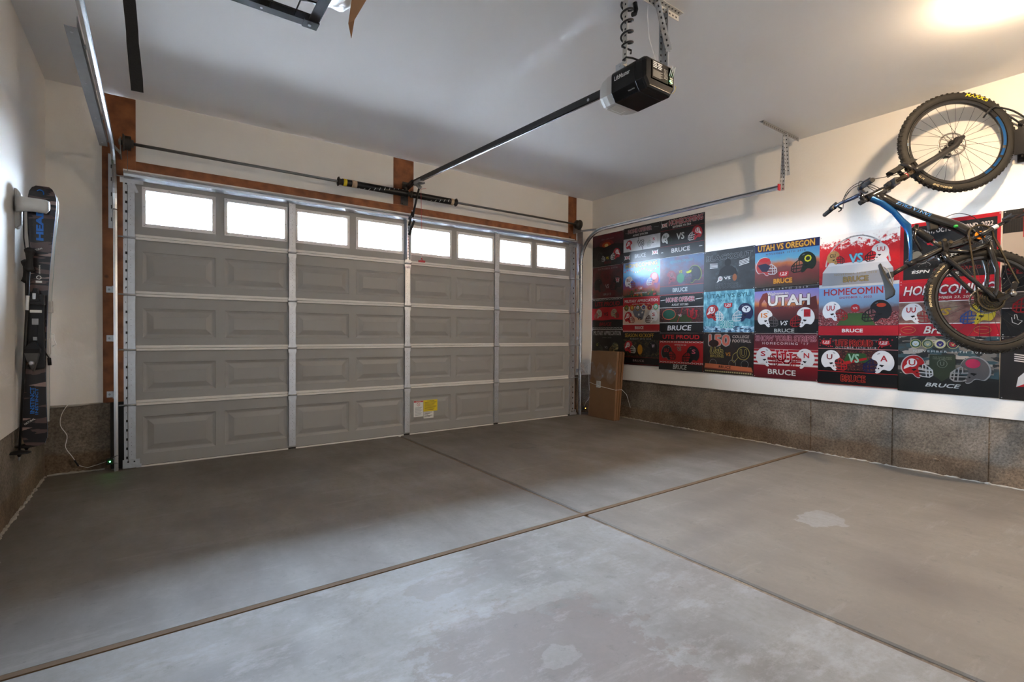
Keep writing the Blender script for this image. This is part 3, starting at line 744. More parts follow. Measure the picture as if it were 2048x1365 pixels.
b.build('release_cord', M['redcord'], r)['label'] = 'thin red pull cord'
b = MB(); b.box(cx-.034, cy-.006, 1.855, cx+.040, cy+.006, 1.875); b.tube([(cx, cy, 1.90), (cx+.01, cy, 1.87)], .006, 6)
b.build('release_handle', M['redcord'], r)['label'] = 'red T handle of the pull cord'
MB().cyl((cx+.001, cy, 1.875), (cx+.001, cy, 1.97), .0026, 6).build('white_knot', M['whitepaper'], r)

# hangers of the opener
h = thing('opener_hanger', 'perforated angle irons between ceiling and back of black motor unit', 'bracket', (2.4, 1.86, 3.0))
angle_iron(MB(), (2.10, 1.853, 2.998), (2.53, 1.855, 2.998), .034, (0, 0, -1), (0, -1, 0), pitch=.030).build('ceiling_angle', [M['greyplastic'], M['hole']], h)
angle_iron(MB(), (2.408, 1.87, 2.638), (2.408, 1.87, 2.99), .036, (-1, 0, 0), (0, -1, 0)).build('drop_angle', [M['galv'], M['hole']], h)
angle_iron(MB(), (2.29, 1.845, 2.995), (2.402, 1.84, 2.735), .036, (.92, 0, .38), (0, -1, 0), pitch=.03).build('brace_angle', [M['track'], M['hole']], h)
MB().box(2.415, 1.862, 2.638, 2.432, 1.867, 2.90).build('hanger_strip', M['tanwood'], h)['label'] = 'tan strip beside drop angle'
h = thing('opener_hanger', 'perforated angle iron wrapped by coiled black cord above motor unit', 'bracket', (2.17, 1.95, 3.0))
angle_iron(MB(), (2.168, 1.96, 2.64), (2.168, 1.96, 2.998), .032, (1, 0, 0), (0, -1, 0)).build('drop_angle', [M['greyplastic'], M['hole']], h)
b = MB(); pts = []
zc = [2.995, 2.93, 2.905, 2.86, 2.80, 2.74]
for i in range(0, 64*4+1):
    tt = i/64; a = -2*PI*tt*1.0+PI*.9; rad = .033
    pts.append((2.184+rad*math.cos(a), 1.945+rad*math.sin(a), 2.985-.062*tt))
pts += [(2.205, 1.93, 2.72), (2.20, 1.93, 2.70)]
b.tube(pts, .0055, 8)
b.tube([(2.232, 1.93, 2.998), (2.235, 1.925, 2.96), (2.225, 1.925, 2.93), (2.21, 1.93, 2.925)], .013, 8)
b.tube([(2.155, 1.95, 2.655), (2.162, 1.93, 2.668), (2.20, 1.92, 2.672), (2.24, 1.91, 2.668), (2.255, 1.89, 2.662), (2.262, 1.875, 2.636)], .0052, 8)
tag(b.build('power_cord', M['black']), 'black power cord coiled round an angle iron above the motor unit', 'cord')
b = MB(); b.tube([(2.262, 1.86, 2.995), (2.256, 1.86, 2.90), (2.272, 1.86, 2.78), (2.294, 1.835, 2.66), (2.296, 1.83, 2.64)], .0018, 6)
b.tube([(2.296, 1.83, 2.64), (2.31, 1.85, 2.72)], .0018, 6)
tag(b.build('bell_wire', M['whitepaper']), 'thin white wire hanging from ceiling behind motor unit', 'wire')
# ------------------------------------------------------------------ ceiling storage rack
rk = thing('ceiling_storage_rack', 'black steel wire-grid rack hanging below the ceiling at top edge of photo', 'storage rack', (.0, 1.8, 2.4))
RX0, RX1, RY0, RY1, RZ = -.25, .562, 1.35, 2.236, 2.40
b = MB()
for y, s_ in ((RY1, -1), (RY0, 1)):
    b.box(RX0, y-.0015, RZ, RX1, y+.0015, RZ+.055); b.box(RX0, min(y, y+s_*.04), RZ, RX1, max(y, y+s_*.04), RZ+.003)
    for i in range(5): b.cyl((RX0+.1+i*.125, y+s_*.02, RZ-.002), (RX0+.1+i*.125, y+s_*.02, RZ+.001), .005, 8, 1)
for x, s_ in ((RX1, -1), (RX0, 1)):
    b.box(x-.0015, RY0, RZ, x+.0015, RY1, RZ+.055); b.box(min(x, x+s_*.04), RY0, RZ+.001, max(x, x+s_*.04), RY1, RZ+.004)
b.build('frame', [M['blacksteel'], M['galv']], rk)
b = MB()
for i in range(1, 9): b.cyl((RX0+i*.09, RY0, RZ+.012), (RX0+i*.09, RY1, RZ+.012), .0028, 6)
for i in range(1, 10): b.cyl((RX0, RY0+i*.09, RZ+.008), (RX1, RY0+i*.09, RZ+.008), .0028, 6)
b.build('wire_grid', M['blacksteel'], rk)
for x in (RX0+.02, RX1-.02):
    for y in (RY0+.02,):
        b = MB(); b.box(x-.018, y-.0015, RZ, x+.018, y+.0015, 3.0); b.box(x-.0015, y-.018, RZ, x+.0015, y+.018, 3.0); b.build('hanging_post', M['blacksteel'], rk)
b = MB(); b.box(RX1-.055, RY1-.05, RZ-.004, RX1+.004, RY1+.004, RZ+.002); b.cyl((RX1-.03, RY1-.022, RZ-.007), (RX1-.03, RY1-.022, RZ-.003), .007, 6, 1); b.build('corner_bracket', [M['black'], M['galv']], rk)
# bag lying in the rack, bulging over its right side
def blob(c, sx, sy, sz, seed, n=24, amp=.12):
    b = MB(); b.sphere((0, 0, 0), 1, n); random.seed(seed)
    ph = [random.uniform(0, 6) for _ in range(6)]
    for i, (x, y, z) in enumerate(b.v):
        k = 1+amp*(math.sin(5*x+ph[0])*math.sin(6*y+ph[1])+.6*math.sin(11*z+ph[2]+3*x)+.4*math.sin(15*y+ph[3]+4*z))
        sq = lambda t: math.copysign(abs(t)**.7, t)
        b.v[i] = (c[0]+sq(x)*sx*k, c[1]+sq(y)*sy*k, c[2]+sq(z)*sz*k)
    return b
b = blob((.535, 1.98, 2.51), .135, .19, .085, 5)
tag(b.build('plastic_bag', M['bag']), 'milky plastic bag lying in black ceiling rack, bulging over its right side', 'bag')
b = blob((.30, 1.97, 2.475), .11, .20, .055, 9)
tag(b.build('plastic_bag', M['bag']), 'milky plastic bag seen through the wire grid of the ceiling rack', 'bag')
b = blob((.43, 2.04, 2.452), .022, .10, .03, 12)
tag(b.build('dark_bundle', mat('navy_rubber', (.02, .03, .06, 1), .6)), 'dark navy bundle lying on the grid of ceiling rack', 'bundle')
p0 = on(703, 76, 'Y', 2.02); p1 = on(697, 46, 'Y', 2.02); p2 = on(709, 40, 'Y', 2.02); p3 = on(705, -10, 'Y', 2.0); p4 = on(740, -12, 'Y', 2.0); p5 = on(715, 30, 'Y', 2.02)
b = MB().prism([p0, p1, p3, p4, p5, p2], (0, .004, 0)); 
tag(b.build('cardboard_flap', M['card']), 'torn brown cardboard strip sticking down beside the plastic bag', 'cardboard')
# black strap hanging from the ceiling
b = MB(); secs = []
ys = 1.95
for i in range(22):
    py = 183-i*24.; wob_ = 1.2*math.sin(i*1.3)+.8*math.sin(i*2.7)
    xc = 274.5-(183-py)*.088+wob_*.4; w = 12.6+.3*math.sin(i)
    L_, R_ = on(xc-w, py-(3 if i == 0 else 0), 'Y', ys), on(xc+w, py+(2 if i == 0 else 0), 'Y', ys)
    if L_.z > 3.0: L_.z = R_.z = 3.0; 
    secs.append([L_, R_, R_+V((0, .004, 0)), L_+V((0, .004, 0))])
    if L_.z >= 3.0: break
loft(b, secs)
tag(b.build('webbing_strap', M['fabric']), 'black webbing strap hanging loose from the ceiling near top left', 'strap')

# ------------------------------------------------------------------ ski rack, skis and poles on the left wall
YK = 4.10
rack = thing('ski_rack', 'pale grey plastic ski hook screwed to the left wall', 'ski rack', (XL, 4.12, 1.83))
b = MB()
for i, (z0, z1, hw) in enumerate(((1.70, 1.93, .030),)):
    loft(b, [[(XL+dx, 4.12+y*k, 1.82+z*k) for y, z in ((-.034, -.10), (.034, -.10), (.045, -.03), (.045, .04), (.032, .115), (-.032, .115), (-.045, .04), (-.045, -.03))] for dx, k in ((0, 1.1), (.012, 1.05), (.024, .85))])
o = b.build('wall_plate', M['greyplastic'], rack); bevel(o, .004)
b = MB()
loft(b, [[(XL+.015+dx, YK-.055+y*k, 1.845+z*k+dz) for y, z in [(.034*math.cos(a*PI/6), .045*math.sin(a*PI/6)) for a in range(12)]] for dx, k, dz in ((0, 1.15, 0), (.03, .95, .002), (.07, .9, .004), (.105, .92, .002), (.128, .9, .0), (.142, .6, .006))], sm=True)
b.build('prong', M['greyplastic'], rack)
b = MB()
loft(b, [[(XL+.015+dx, YK+.07+y*k, 1.86+z*k) for y, z in [(.022*math.cos(a*PI/6), .035*math.sin(a*PI/6)) for a in range(12)]] for dx, k in ((0, 1.15), (.04, .95), (.10, .9), (.12, .5))], sm=True)
b.build('prong', M['greyplastic'], rack)

def ski(name, y0, cl, z_off, x_off, label, base, topm, deco):
    """ski standing on its tail end; cl = list of (pixel row, left px, right px) of its outline"""
    t = thing(name, label, 'ski', (-.57+x_off, y0, .45))
    L_ = []
    for py, xl, xr in cl:
        a = on(xl, py, 'Y', y0); c = on(xr, py, 'Y', y0); L_.append((a.x+x_off, c.x+x_off, (a.z+c.z)/2+z_off))
    b = MB(); fr = []; bk = []
    n = len(L_)
    def yb(i):       # tip curls towards the wall side, tail straight
        s_ = i/(n-1); return y0 + (.05*(1-s_/.18)**2 if s_ < .18 else 0) + .012*math.sin(PI*s_)
    o = len(b.v)
    for i, (xa, xb, z) in enumerate(L_):
        y = yb(i); b.v += [(xa, y, z), (xb, y, z), (xb, y+.012, z), (xa, y+.012, z)]
    for i in range(n-1):
        p, q = o+4*i, o+4*i+4
        b.face((p, p+1, q+1, q), 0); b.face((p+1, p+2, q+2, q+1), 1); b.face((p+2, p+3, q+3, q+2), 2); b.face((p+3, p, q, q+3), 1)
    b.face((o, o+1, o+2, o+3), 1); e = o+4*(n-1); b.face((e, e+1, e+2, e+3), 1)
    bd = b.build('ski_body', [topm, deco, base], t, fixn=True)
    return t, L_, yb
front = [(369, 78, 88), (371, 70, 97), (376, 63, 104), (384, 58, 109), (396, 55, 112.5), (412, 54.5, 112), (440, 55.5, 109), (480, 56.5, 104.5), (530, 57.5, 99.5), (580, 58, 96), (640, 57, 93.5), (700, 54, 92), (750, 50, 91), (800, 46, 92), (840, 43, 93.5), (862, 42, 94.5), (878, 44.5, 94), (888, 50, 90), (892, 57, 82)]
topm = NT('dark_plum_ski_topsheet'); topm.set(Roughness=.28)
tc = topm.n('ShaderNodeTexCoord'); mp = topm.n('ShaderNodeMapping'); mp.inputs['Rotation'].default_value = (0, .95, 0); mp.inputs['Scale'].default_value = (5, 5, 30)
topm.l(tc, 'Object', mp, 0); vz = topm.n('ShaderNodeTexVoronoi', Scale=1.7, distance='CHEBYCHEV'); topm.l(mp, 0, vz, 'Vector')
rr = topm.n('ShaderNodeValToRGB'); rr.color_ramp.interpolation = 'CONSTANT'; e = rr.color_ramp.elements
e[0].color = (.010, .008, .010, 1); e[1].position = .62; e[1].color = (.10, .062, .058, 1); e2 = rr.color_ramp.elements.new(.80); e2.color = (.33, .23, .21, 1)
topm.l(vz, 'Color', rr, 0)
# the diagonal streaks sit along the edges, the middle of the ski stays black
topm.t.links.new(rr.outputs[0], topm.b.inputs['Base Color'])
M['skidark'] = topm.m
M['blue'] = mat('bright_blue_print', (.01, .16, .62, 1), .35)
M['skiedge'] = mat('ski_sidewall_blue', (.02, .12, .30, 1), .3)
M['skiwhite'] = mat('white_ski_base', (.62, .60, .56, 1), .4)
M['teal'] = mat('teal_print', (.01, .16, .15, 1), .4)
sk, SL, syb = ski('ski', YK, front, 0, 0, 'front black and plum ski with blue lettering hanging on left wall hook', M['skiwhite'], M['skidark'], M['skiedge'])
def skipt(px, py, dy=.0): p = on(px, py, 'Y', YK); return V((p.x, YK+dy, p.z))
def sy(z):
    zs = [l[2] for l in SL]
    for i in range(len(zs)-1):
        if zs[i] >= z >= zs[i+1]:
            f = (zs[i]-z)/(zs[i]-zs[i+1]); return syb(i)*(1-f)+syb(i+1)*f
    return YK
def vert_text(b, s_, px, py0, py1, wpx, mi=0, bold=.01, shear=0.):
    """letters running up the ski: text reads from py1 (bottom) to py0 (top)"""
    a = on(px, py1, 'Y', YK); c = on(px, py0, 'Y', YK); L = c.z-a.z; mid = (a+c)/2; w = wpx*.0022
    up = V((c.x-a.x, 0, c.z-a.z)).normalized(); rt = V((up.z, 0, -up.x))
    def fn(u, v):
        p = mid+up*u-rt*v; p.y = sy(p.z)-.0015; return p
    b.text(s_, fn, L, w, bold, mi, shear)
b = MB(); vert_text(b, 'HEAD', 79, 413, 481, 15, 0, .05)
b.build('lettering', M['blue'], sk)['label'] = 'large bright blue lettering near ski tip'
c0 = skipt(80, 386)
b = MB().tube([V((c0.x+.016*math.cos(a), sy(c0.z)-.002, c0.z+.018*math.sin(a))) for a in [math.radians(-30+16*i) for i in range(12)]], .003, 5)
b.build('printed_mark', M['blue'], sk)['label'] = 'blue arc mark at ski tip'
for q_ in ((64, 775, 828, 9), (73, 777, 830, 6)):
    b = MB(); vert_text(b, 'INSTINCT', q_[0], q_[1], q_[2], q_[3], 0, .02)
    b.build('lettering', M['blue'], sk)['label'] = 'blue lettering near ski tail'
def dtext(s_, px, py, w, h, ang):
    p = skipt(px, py); ca, sa = math.cos(ang), math.sin(ang); b = MB()
    b.text(s_, lambda u, v: (p.x+u*ca-v*sa, sy(p.z)-.0015, p.z+u*sa+v*ca), w, h, .01)
    b.build('lettering', M['whitepaper'], sk)['label'] = 'small white slanted lettering'
dtext('NATURAL', 74, 499, .05, .010, .45); dtext('NATURAL', 59, 844, .055, .011, .6)
b = MB(); p = skipt(77, 555)
b.lathe((p.x, sy(p.z)-.001, p.z), (0, 1, 0), [(.009, 0), (.013, 0)], 6)
b.build('printed_mark', M['whitepaper'], sk)['label'] = 'white hexagon mark'
MB().box(p.x-.014, sy(p.z-.03)-.0015, p.z-.032, p.x+.014, sy(p.z)-.0005, p.z-.020).build('printed_mark', M['whitepaper'], sk)['label'] = 'white bar below hexagon mark'
b = MB(); vert_text(b, 'GRAPHENE', 78.5, 530, 548, 3)
b.build('lettering', M['whitepaper'], sk)['label'] = 'tiny white lettering in the middle of the ski'
# binding: toe piece, plate, brake arms, heel piece
def skbox(bm_, px0, py0, px1, py1, d0, d1, mi=0):
    a = on(px0, py1, 'Y', YK); c = on(px1, py0, 'Y', YK); bm_.box(a.x, YK-d1, a.z, c.x, YK-d0, c.z, mi)
b = MB(); skbox(b, 57, 606, 90, 738, .0, .018); o = b.build('binding_plate', M['black'], sk); bevel(o, .004)
b = MB(); skbox(b, 58, 590, 91, 610, .0, .045)
a, c = skipt(62, 600), skipt(84, 578); loft(b, [[(a.x, YK-.01, a.z-.01), (c.x, YK-.01, a.z-.01), (c.x, YK-.06, a.z-.01), (a.x, YK-.06, a.z-.01)], [(a.x+.012, YK-.01, c.z), (c.x-.012, YK-.01, c.z), (c.x-.018, YK-.045, c.z), (a.x+.018, YK-.045, c.z)]])
skbox(b, 61, 621, 85, 626, .018, .022, 1)
skbox(b, 68, 588, 75, 600, .05, .058, 2)
o = b.build('toe_binding', [M['black'], M['whitepaper'], M['galv']], sk); bevel(o, .003)
b = MB(); skbox(b, 66, 638, 79, 650, .018, .034, 1); skbox(b, 68, 674, 76, 681, .018, .030, 1); skbox(b, 68, 650, 76, 676, .018, .024)
b.build('adjustment_track', [M['black'], M['galvdark']], sk)
b = MB(); a, c = skipt(54, 698), skipt(84, 684)
loft(b, [[(a.x+.02, YK-.015, c.z+.0), (c.x-.02, YK-.015, c.z), (c.x-.02, YK-.05, c.z), (a.x+.02, YK-.05, c.z)], [(a.x, YK-.015, a.z), (c.x, YK-.015, a.z), (c.x, YK-.075, a.z), (a.x, YK-.075, a.z)], [(a.x, YK-.015, a.z-.025), (c.x, YK-.015, a.z-.025), (c.x, YK-.07, a.z-.025), (a.x, YK-.07, a.z-.025)]])
a, c = skipt(53, 706), skipt(82, 742)
loft(b, [[(a.x, YK-.015, a.z), (c.x, YK-.015, a.z), (c.x, YK-.07, a.z), (a.x, YK-.07, a.z)], [(a.x+.012, YK-.015, (a.z+c.z)/2), (c.x-.01, YK-.015, (a.z+c.z)/2), (c.x-.01, YK-.062, (a.z+c.z)/2), (a.x+.012, YK-.062, (a.z+c.z)/2)], [(a.x+.03, YK-.015, c.z), (c.x-.024, YK-.015, c.z), (c.x-.03, YK-.035, c.z), (a.x+.036, YK-.035, c.z)]], 1)
a = skipt(67, 726); b.sphere((a.x, YK-.062, a.z), .014, 8, 2)
o = b.build('heel_binding', [M['black'], mat('smoke_grey_plastic', (.09, .09, .09, 1), .3), M['galv']], sk); bevel(o, .003)
b = MB(); a = skipt(84, 700); b.tube([(a.x-.02, YK-.03, a.z), (a.x+.01, YK-.01, a.z-.005), (a.x+.03, YK+.01, a.z-.05), (a.x+.03, YK+.015, a.z-.09)], .004, 6); b.tube([(a.x+.03, YK+.01, a.z-.05), (a.x+.032, YK+.015, a.z-.095)], .010, 6)
a = skipt(56, 700); b.tube([(a.x+.02, YK-.03, a.z), (a.x-.012, YK-.01, a.z-.005), (a.x-.02, YK+.01, a.z-.06)], .004, 6)
b.build('brake_arm', M['black'], sk)
# second ski, base to base behind it, shifted a little to the right and lower edge higher
back = [(r_[0]+8, r_[1]+10, r_[2]+4.5+(2.5 if 500 < r_[0] < 840 else 0)) for r_ in front[:-3]] + [(872, 54, 98)]
back = [(r_[0] if r_[0] < 842 else 842+(r_[0]-842)*.1, r_[1], r_[2]) for r_ in back]
sk2, _, _ = ski('ski', YK+.06, back, 0, 0.0, 'rear ski behind the plum one, pale base edge and teal stripe showing', M['skidark'], M['skiwhite'], M['teal'])
b = MB(); a = on(100, 612, 'Y', YK+.07); 
b.box(a.x-.02, YK+.05, a.z-.045, a.x+.012, YK+.10, a.z+.03); o = b.build('toe_binding', M['greyplastic'], sk2); bevel(o, .004)
a = on(97, 690, 'Y', YK+.07); o = MB().box(a.x-.02, YK+.05, a.z-.06, a.x+.008, YK+.10, a.z+.04).build('heel_binding', M['skiwhite'], sk2); bevel(o, .004)
b = MB(); a = on(100, 680, 'Y', YK+.1); b.tube([(a.x-.01, YK+.1, a.z+.04), (a.x+.02, YK+.09, a.z+.035), (a.x+.02, YK+.09, a.z), (a.x+.03, YK+.09, a.z-.03), (a.x+.012, YK+.09, a.z-.04)], .0025, 6)
b.build('safety_leash', M['whitepaper'], sk2)
# ski poles
def pole(name, top, bot, grip_len, label, yy):
    t = thing(name, label, 'ski pole', (bot[0], yy, bot[2]))
    a, c = V(top), V(bot); d = (c-a).normalized()
    MB().tube([a+d*.02, c+d*-.05], [.008, .0062], 10).build('shaft', M['black'], t)
    b = MB(); b.tube([a-d*.012, a, a+d*.012, a+d*.03, a+d*.06, a+d*.09, a+d*.108, a+d*.118, a+d*.13], [.012, .026, .025, .017, .0155, .017, .022, .026, .010], 14); b.build('grip', M['blackmatte'], t)
    b = MB(); b.lathe(c-d*.055, d, [(.006, -.012), (.014, -.008), (.050, .002), (.053, .008), (.018, .006), (.010, .02), (.006, .03)], 20); b.build('basket', M['black'], t)
    MB().tube([c-d*.05, c-d*.01, c], [.006, .005, .002], 8).build('tip', M['galvdark'], t)
    return t, a, d
a = on(60, 500, 'Y', YK-.06); c = on(38, 923, 'Y', YK-.06)
p_, a_, d_ = pole('ski_pole', a, c, .12, 'black ski pole with moulded grip hanging in front of skis', YK-.06)
q = a_+d_*.27; b = MB().cyl(q, q+d_*.085, .0085, 10); b.build('label_sleeve', M['whitepaper'], p_)
b = MB(); b.sweep([a_-d_*.002+V((0, .0, 0)), a_+V((-.008, .01, .10)), a_+V((-.012, .02, .235))], [(-.012, -.001), (.012, -.001), (.012, .001), (-.012, .001)], (0, 1, 0)); b.build('wrist_strap', M['blackmatte'], p_)
a = on(52, 470, 'Y', YK-.015); c = on(53, 908, 'Y', YK+.02)
a = V((XL+.045, YK+.02, 1.52)); c = V((on(53, 909, 'Y', YK+.03).x, YK+.03, on(53, 909, 'Y', YK+.03).z))
p_, a_, d_ = pole('ski_pole', a, c, .12, 'second black ski pole, half hidden between the skis and wall', YK+.03)
b = MB(); b.sweep([a_+V((0, .0, .01)), a_+V((-.012, .0, .14)), a_+V((-.012, 0, .30))], [(-.014, -.001), (.014, -.001), (.014, .001), (-.014, .001)], (0, 1, 0)); b.build('wrist_strap', M['blackmatte'], p_)

# ------------------------------------------------------------------ safety sensors and their wires
def sensor(x, sg, led, label, cat='sensor'):
    t = thing('door_sensor', label, cat, (x, 4.97, .09))
    b = MB(); b.box(x-.022, 4.955, .068, x+.022, 5.0, .112); o = b.build('housing', M['black'], t); bevel(o, .004)
    MB().sphere((x, 4.953, .092), .0045, 6).build('status_light', led, t)
    b = MB(); b.bar((x, 4.985, .115), (x-sg*.045, 5.0, .125), .012, .003); b.bar((x, 4.985, .072), (x-sg*.045, 5.0, .065), .012, .003); b.box(x-sg*.001-.0015, 4.984, .066, x-sg*.001+.0015, 4.99, .121); b.build('clip', M['black'], t)
    return t
sensor(-.285, -1, M['green'], 'small black door sensor with glowing green light left of garage door')
sensor(4.80, 1, M['amber'], 'small black door sensor with glowing amber light right of garage door')
def wpx(px, py, y=5.1): return on(px, py, 'Y', y)
b = MB(); pts = [wpx(140, 806, 5.128), wpx(134, 812), wpx(123, 830), wpx(121, 852), wpx(134, 872), wpx(131, 895), wpx(143, 912), wpx(150, 922)]
sm_ = []
for i in range(len(pts)-1):
    for k in range(4):
        f = k/4; p0, p1, p2, p3 = pts[max(i-1, 0)], pts[i], pts[i+1], pts[min(i+2, len(pts)-1)]
        sm_.append(.5*((2*p1)+(p2-p0)*f+(2*p0-5*p1+4*p2-p3)*f*f+(3*p1-p0-3*p2+p3)*f**3))
sm_.append(pts[-1]); b.tube(sm_, .0028, 6)
pt2 = [wpx(150, 922), wpx(158, 932), wpx(175, 936), wpx(195, 930, 5.05), wpx(218, 922, 4.99)]
b.tube(pt2, .0022, 6); b.tube([wpx(149, 921), wpx(157, 933)], .006, 8, 1)
tag(b.build('sensor_wire', [M['whitepaper'], M['black']]), 'white wire drooping over concrete left of garage door', 'wire')
b = MB(); b.tube([V((5.0, 5.10, .55)), V((5.005, 5.10, .40)), V((5.02, 5.09, .25)), V((4.98, 5.08, .19)), V((4.90, 5.05, .16)), V((4.82, 5.0, .11))], .0028, 6)
tag(b.build('sensor_wire', M['whitepaper']), 'white wire beside cardboard box right of garage door', 'wire')

# ------------------------------------------------------------------ cardboard boxes in the right corner
def obx(b, c0, ux, uy, w, d, h, mi=0, lean=0.):
    """box with base corner c0, width w along ux, depth d along uy, height h, top leaning along uy"""
    c0, ux, uy = V(c0), V(ux).normalized(), V(uy).normalized()
    vs = []
    for k in (0, 1):
        for a, e_ in ((0, 0), (1, 0), (1, 1), (0, 1)): vs.append(c0+ux*w*a+uy*d*e_+V((0, 0, h*k))+uy*lean*k)
    return b.add(vs, [(0, 1, 2, 3), (4, 5, 6, 7), (0, 1, 5, 4), (1, 2, 6, 5), (2, 3, 7, 6), (3, 0, 4, 7)], mi)
PA, PB = V((4.785, 4.885, 0)), V((4.762, 4.395, 0)); UX = (PB-PA).normalized(); UY = V((-UX.y, UX.x, 0)).normalized()
if UY.x < 0: UY = -UY
bx = thing('cardboard_box', 'tall brown cardboard box leaning in right corner, wrapped in film', 'cardboard box', (4.7, 4.55, 0))
W_ = (PB-PA).length
b = MB(); obx(b, PA, UX, UY, W_, .034, .885, 0, .05); o = b.build('carton', M['card'], bx); bevel(o, .006)
b = MB(); c_ = PA+UY*(.0205)+UX*.13+V((0, 0, .40)); b.add([c_, c_+UX*.085, c_+UX*.085+V((0, 0, .085))+UY*.004, c_+V((0, 0, .085))+UY*.004], [(0, 1, 2, 3)])
rn = random.Random(3)
for i in range(7):
    for j in range(3):
        q = PA+UY*(.0195+i*.0005)+UX*(.136+j*.026)+V((0, 0, .41+i*.010)); b.add([q, q+UX*rn.uniform(.010, .022), q+UX*.020+V((0, 0, .005)), q+V((0, 0, .006))], [(0, 1, 2, 3)], 1)
b.build('shipping_label', [M['whitepaper'], M['galvdark']], bx)
def filmsheet(b, pts, mi=0): b.add(pts, [(i, i+1, i+3, i+2) for i in range(0, len(pts)-2, 2)], mi)
b = MB(); rn = random.Random(8); pts = []
for i in range(9):
    f = i/8; pts += [PA+UY*(.020-rn.random()*.012)+UX*(W_*f)+V((0, 0, .50+.05*math.sin(i*1.7))), PA+UY*(.030-rn.random()*.012)+UX*(W_*f)+V((0, 0, .70+.06*math.sin(i*2.3)))]
filmsheet(b, pts)
b.build('stretch_wrap', M['film'], bx)
b = MB(); rn = random.Random(18)
q0 = PA+V((-.0, .03, .62)); vs = [q0+V((rn.uniform(-.13, .02), rn.uniform(-.02, .06), rn.uniform(-.09, .13))) for _ in range(16)]
b.add(vs, [(i, (i+5) % 16, (i+9) % 16) for i in range(14)])
b.build('loose_wrap', M['film'], bx)
b = MB()
q0 = PA+UY*.018; b.tube([q0+V((0, 0, .455)), q0+UX*W_*.4+V((0, 0, .42)), q0+UX*(W_+.003)+V((0, 0, .395)), PB+UY*.13+UX*.004+V((0, 0, .395)), PB+UY*.19+UX*.03+V((0, 0, .33)), PB+UY*.24+UX*.05+V((0, 0, .16))], .0025, 6)
b.build('twine', M['whitepaper'], bx)
bx2 = thing('cardboard_box', 'flattened cartons standing edge-on behind the wrapped box in right corner', 'cardboard box', (4.85, 4.6, 0))
for k, (dd, hh, ext) in enumerate(((.036, .880, .0), (.054, .874, -.004), (.072, .885, .002), (.090, .870, -.008))):
    b = MB(); obx(b, PA+UY*dd+UX*(.0+ext), UX, UY, W_, .016, hh, 0, .056+k*.009)
    o = b.build('folded_carton', M['carddark'], bx2); bevel(o, .003)

# ------------------------------------------------------------------ ceiling lamp outside the frame (lights the right wall)
LP = V((3.78, .63, 2.975))
lt = thing('ceiling_lampholder', 'bare bulb in white ceiling lampholder', 'ceiling lamp', (LP.x, LP.y, 3.0))
MB().lathe((LP.x, LP.y, 3.0), (0, 0, -1), [(0, 0), (.07, 0), (.07, .016), (.062, .022), (0, .022)], 24).build('base', M['white'], lt)
t_ = NT('warm_bulb'); t_.set(Base_Color=(0, 0, 0, 1)); t_.b.inputs['Emission Color'].default_value = (1, .73, .46, 1); t_.b.inputs['Emission Strength'].default_value = 1.0
BULB = t_
MB().sphere((LP.x, LP.y, LP.z), .055, 12, sz=.8).build('bulb', t_.m, lt)
# ------------------------------------------------------------------ mountain bike hanging by its front wheel on the right wall
RH = V((4.69, .89, 1.36)); FH = V((4.775, 1.10, 2.53))
BX = (FH-RH); BL = BX.length; BX.normalize()
_a = math.radians(-40); BN = V((-math.cos(_a), math.sin(_a), 0)); BN = (BN-BX*BN.dot(BX)).normalized()
BU = BN.cross(BX); BU = BU if BU.y > 0 else -BU
def W(x, z, o=0.): return RH+BX*x+BU*z+BN*o           # forward, up, towards drive side
SA = W(.86, .59); SD = (BX*-.452+BU*.892).normalized()   # steering axis, pointing to the stem
_t = V((-.81, -.59, -.03)).normalized()
TH = math.atan2((SD.cross(BN)).dot(_t), BN.dot(_t))*.85
ROT = Matrix.Translation(SA) @ Matrix.Rotation(TH, 4, SD) @ Matrix.Translation(-SA)
def S(x, z, o=0.): return ROT @ W(x, z, o)
SN = (ROT.to_3x3() @ BN).normalized(); SXf = ROT.to_3x3() @ BX; SUf = ROT.to_3x3() @ BU
bk = thing('mountain_bike', 'black and blue mountain bike hanging by its front wheel on the right wall', 'bicycle', tuple(RH))
M['tire'] = mat('black_tyre_rubber', (.016, .0145, .0125, 1), .8, noise=.3, scale=30)
M['carbon'] = mat('gloss_black_frame', (.013, .012, .012, 1), .22, coat=.3)
M['forkblack'] = mat('satin_black_fork', (.015, .014, .014, 1), .35)
M['bikeblue'] = mat('metallic_blue_frame', (.006, .085, .27, 1), .25, .5, coat=.6)
M['decalblue'] = mat('blue_decal', (.02, .17, .50, 1), .3)
M['gold'] = mat('brass_chain_steel', (.10, .08, .05, 1), .4, .85)
M['steel'] = mat('brushed_bike_steel', (.35, .33, .31, 1), .35, .85)
M['orange'] = mat('orange_ring', (.9, .25, .01, 1), .4)
M['cream'] = mat('cream_tyre_print', (.62, .52, .32, 1), .6)
M['yprint'] = mat('yellow_tyre_print', (.90, .70, .02, 1), .6)
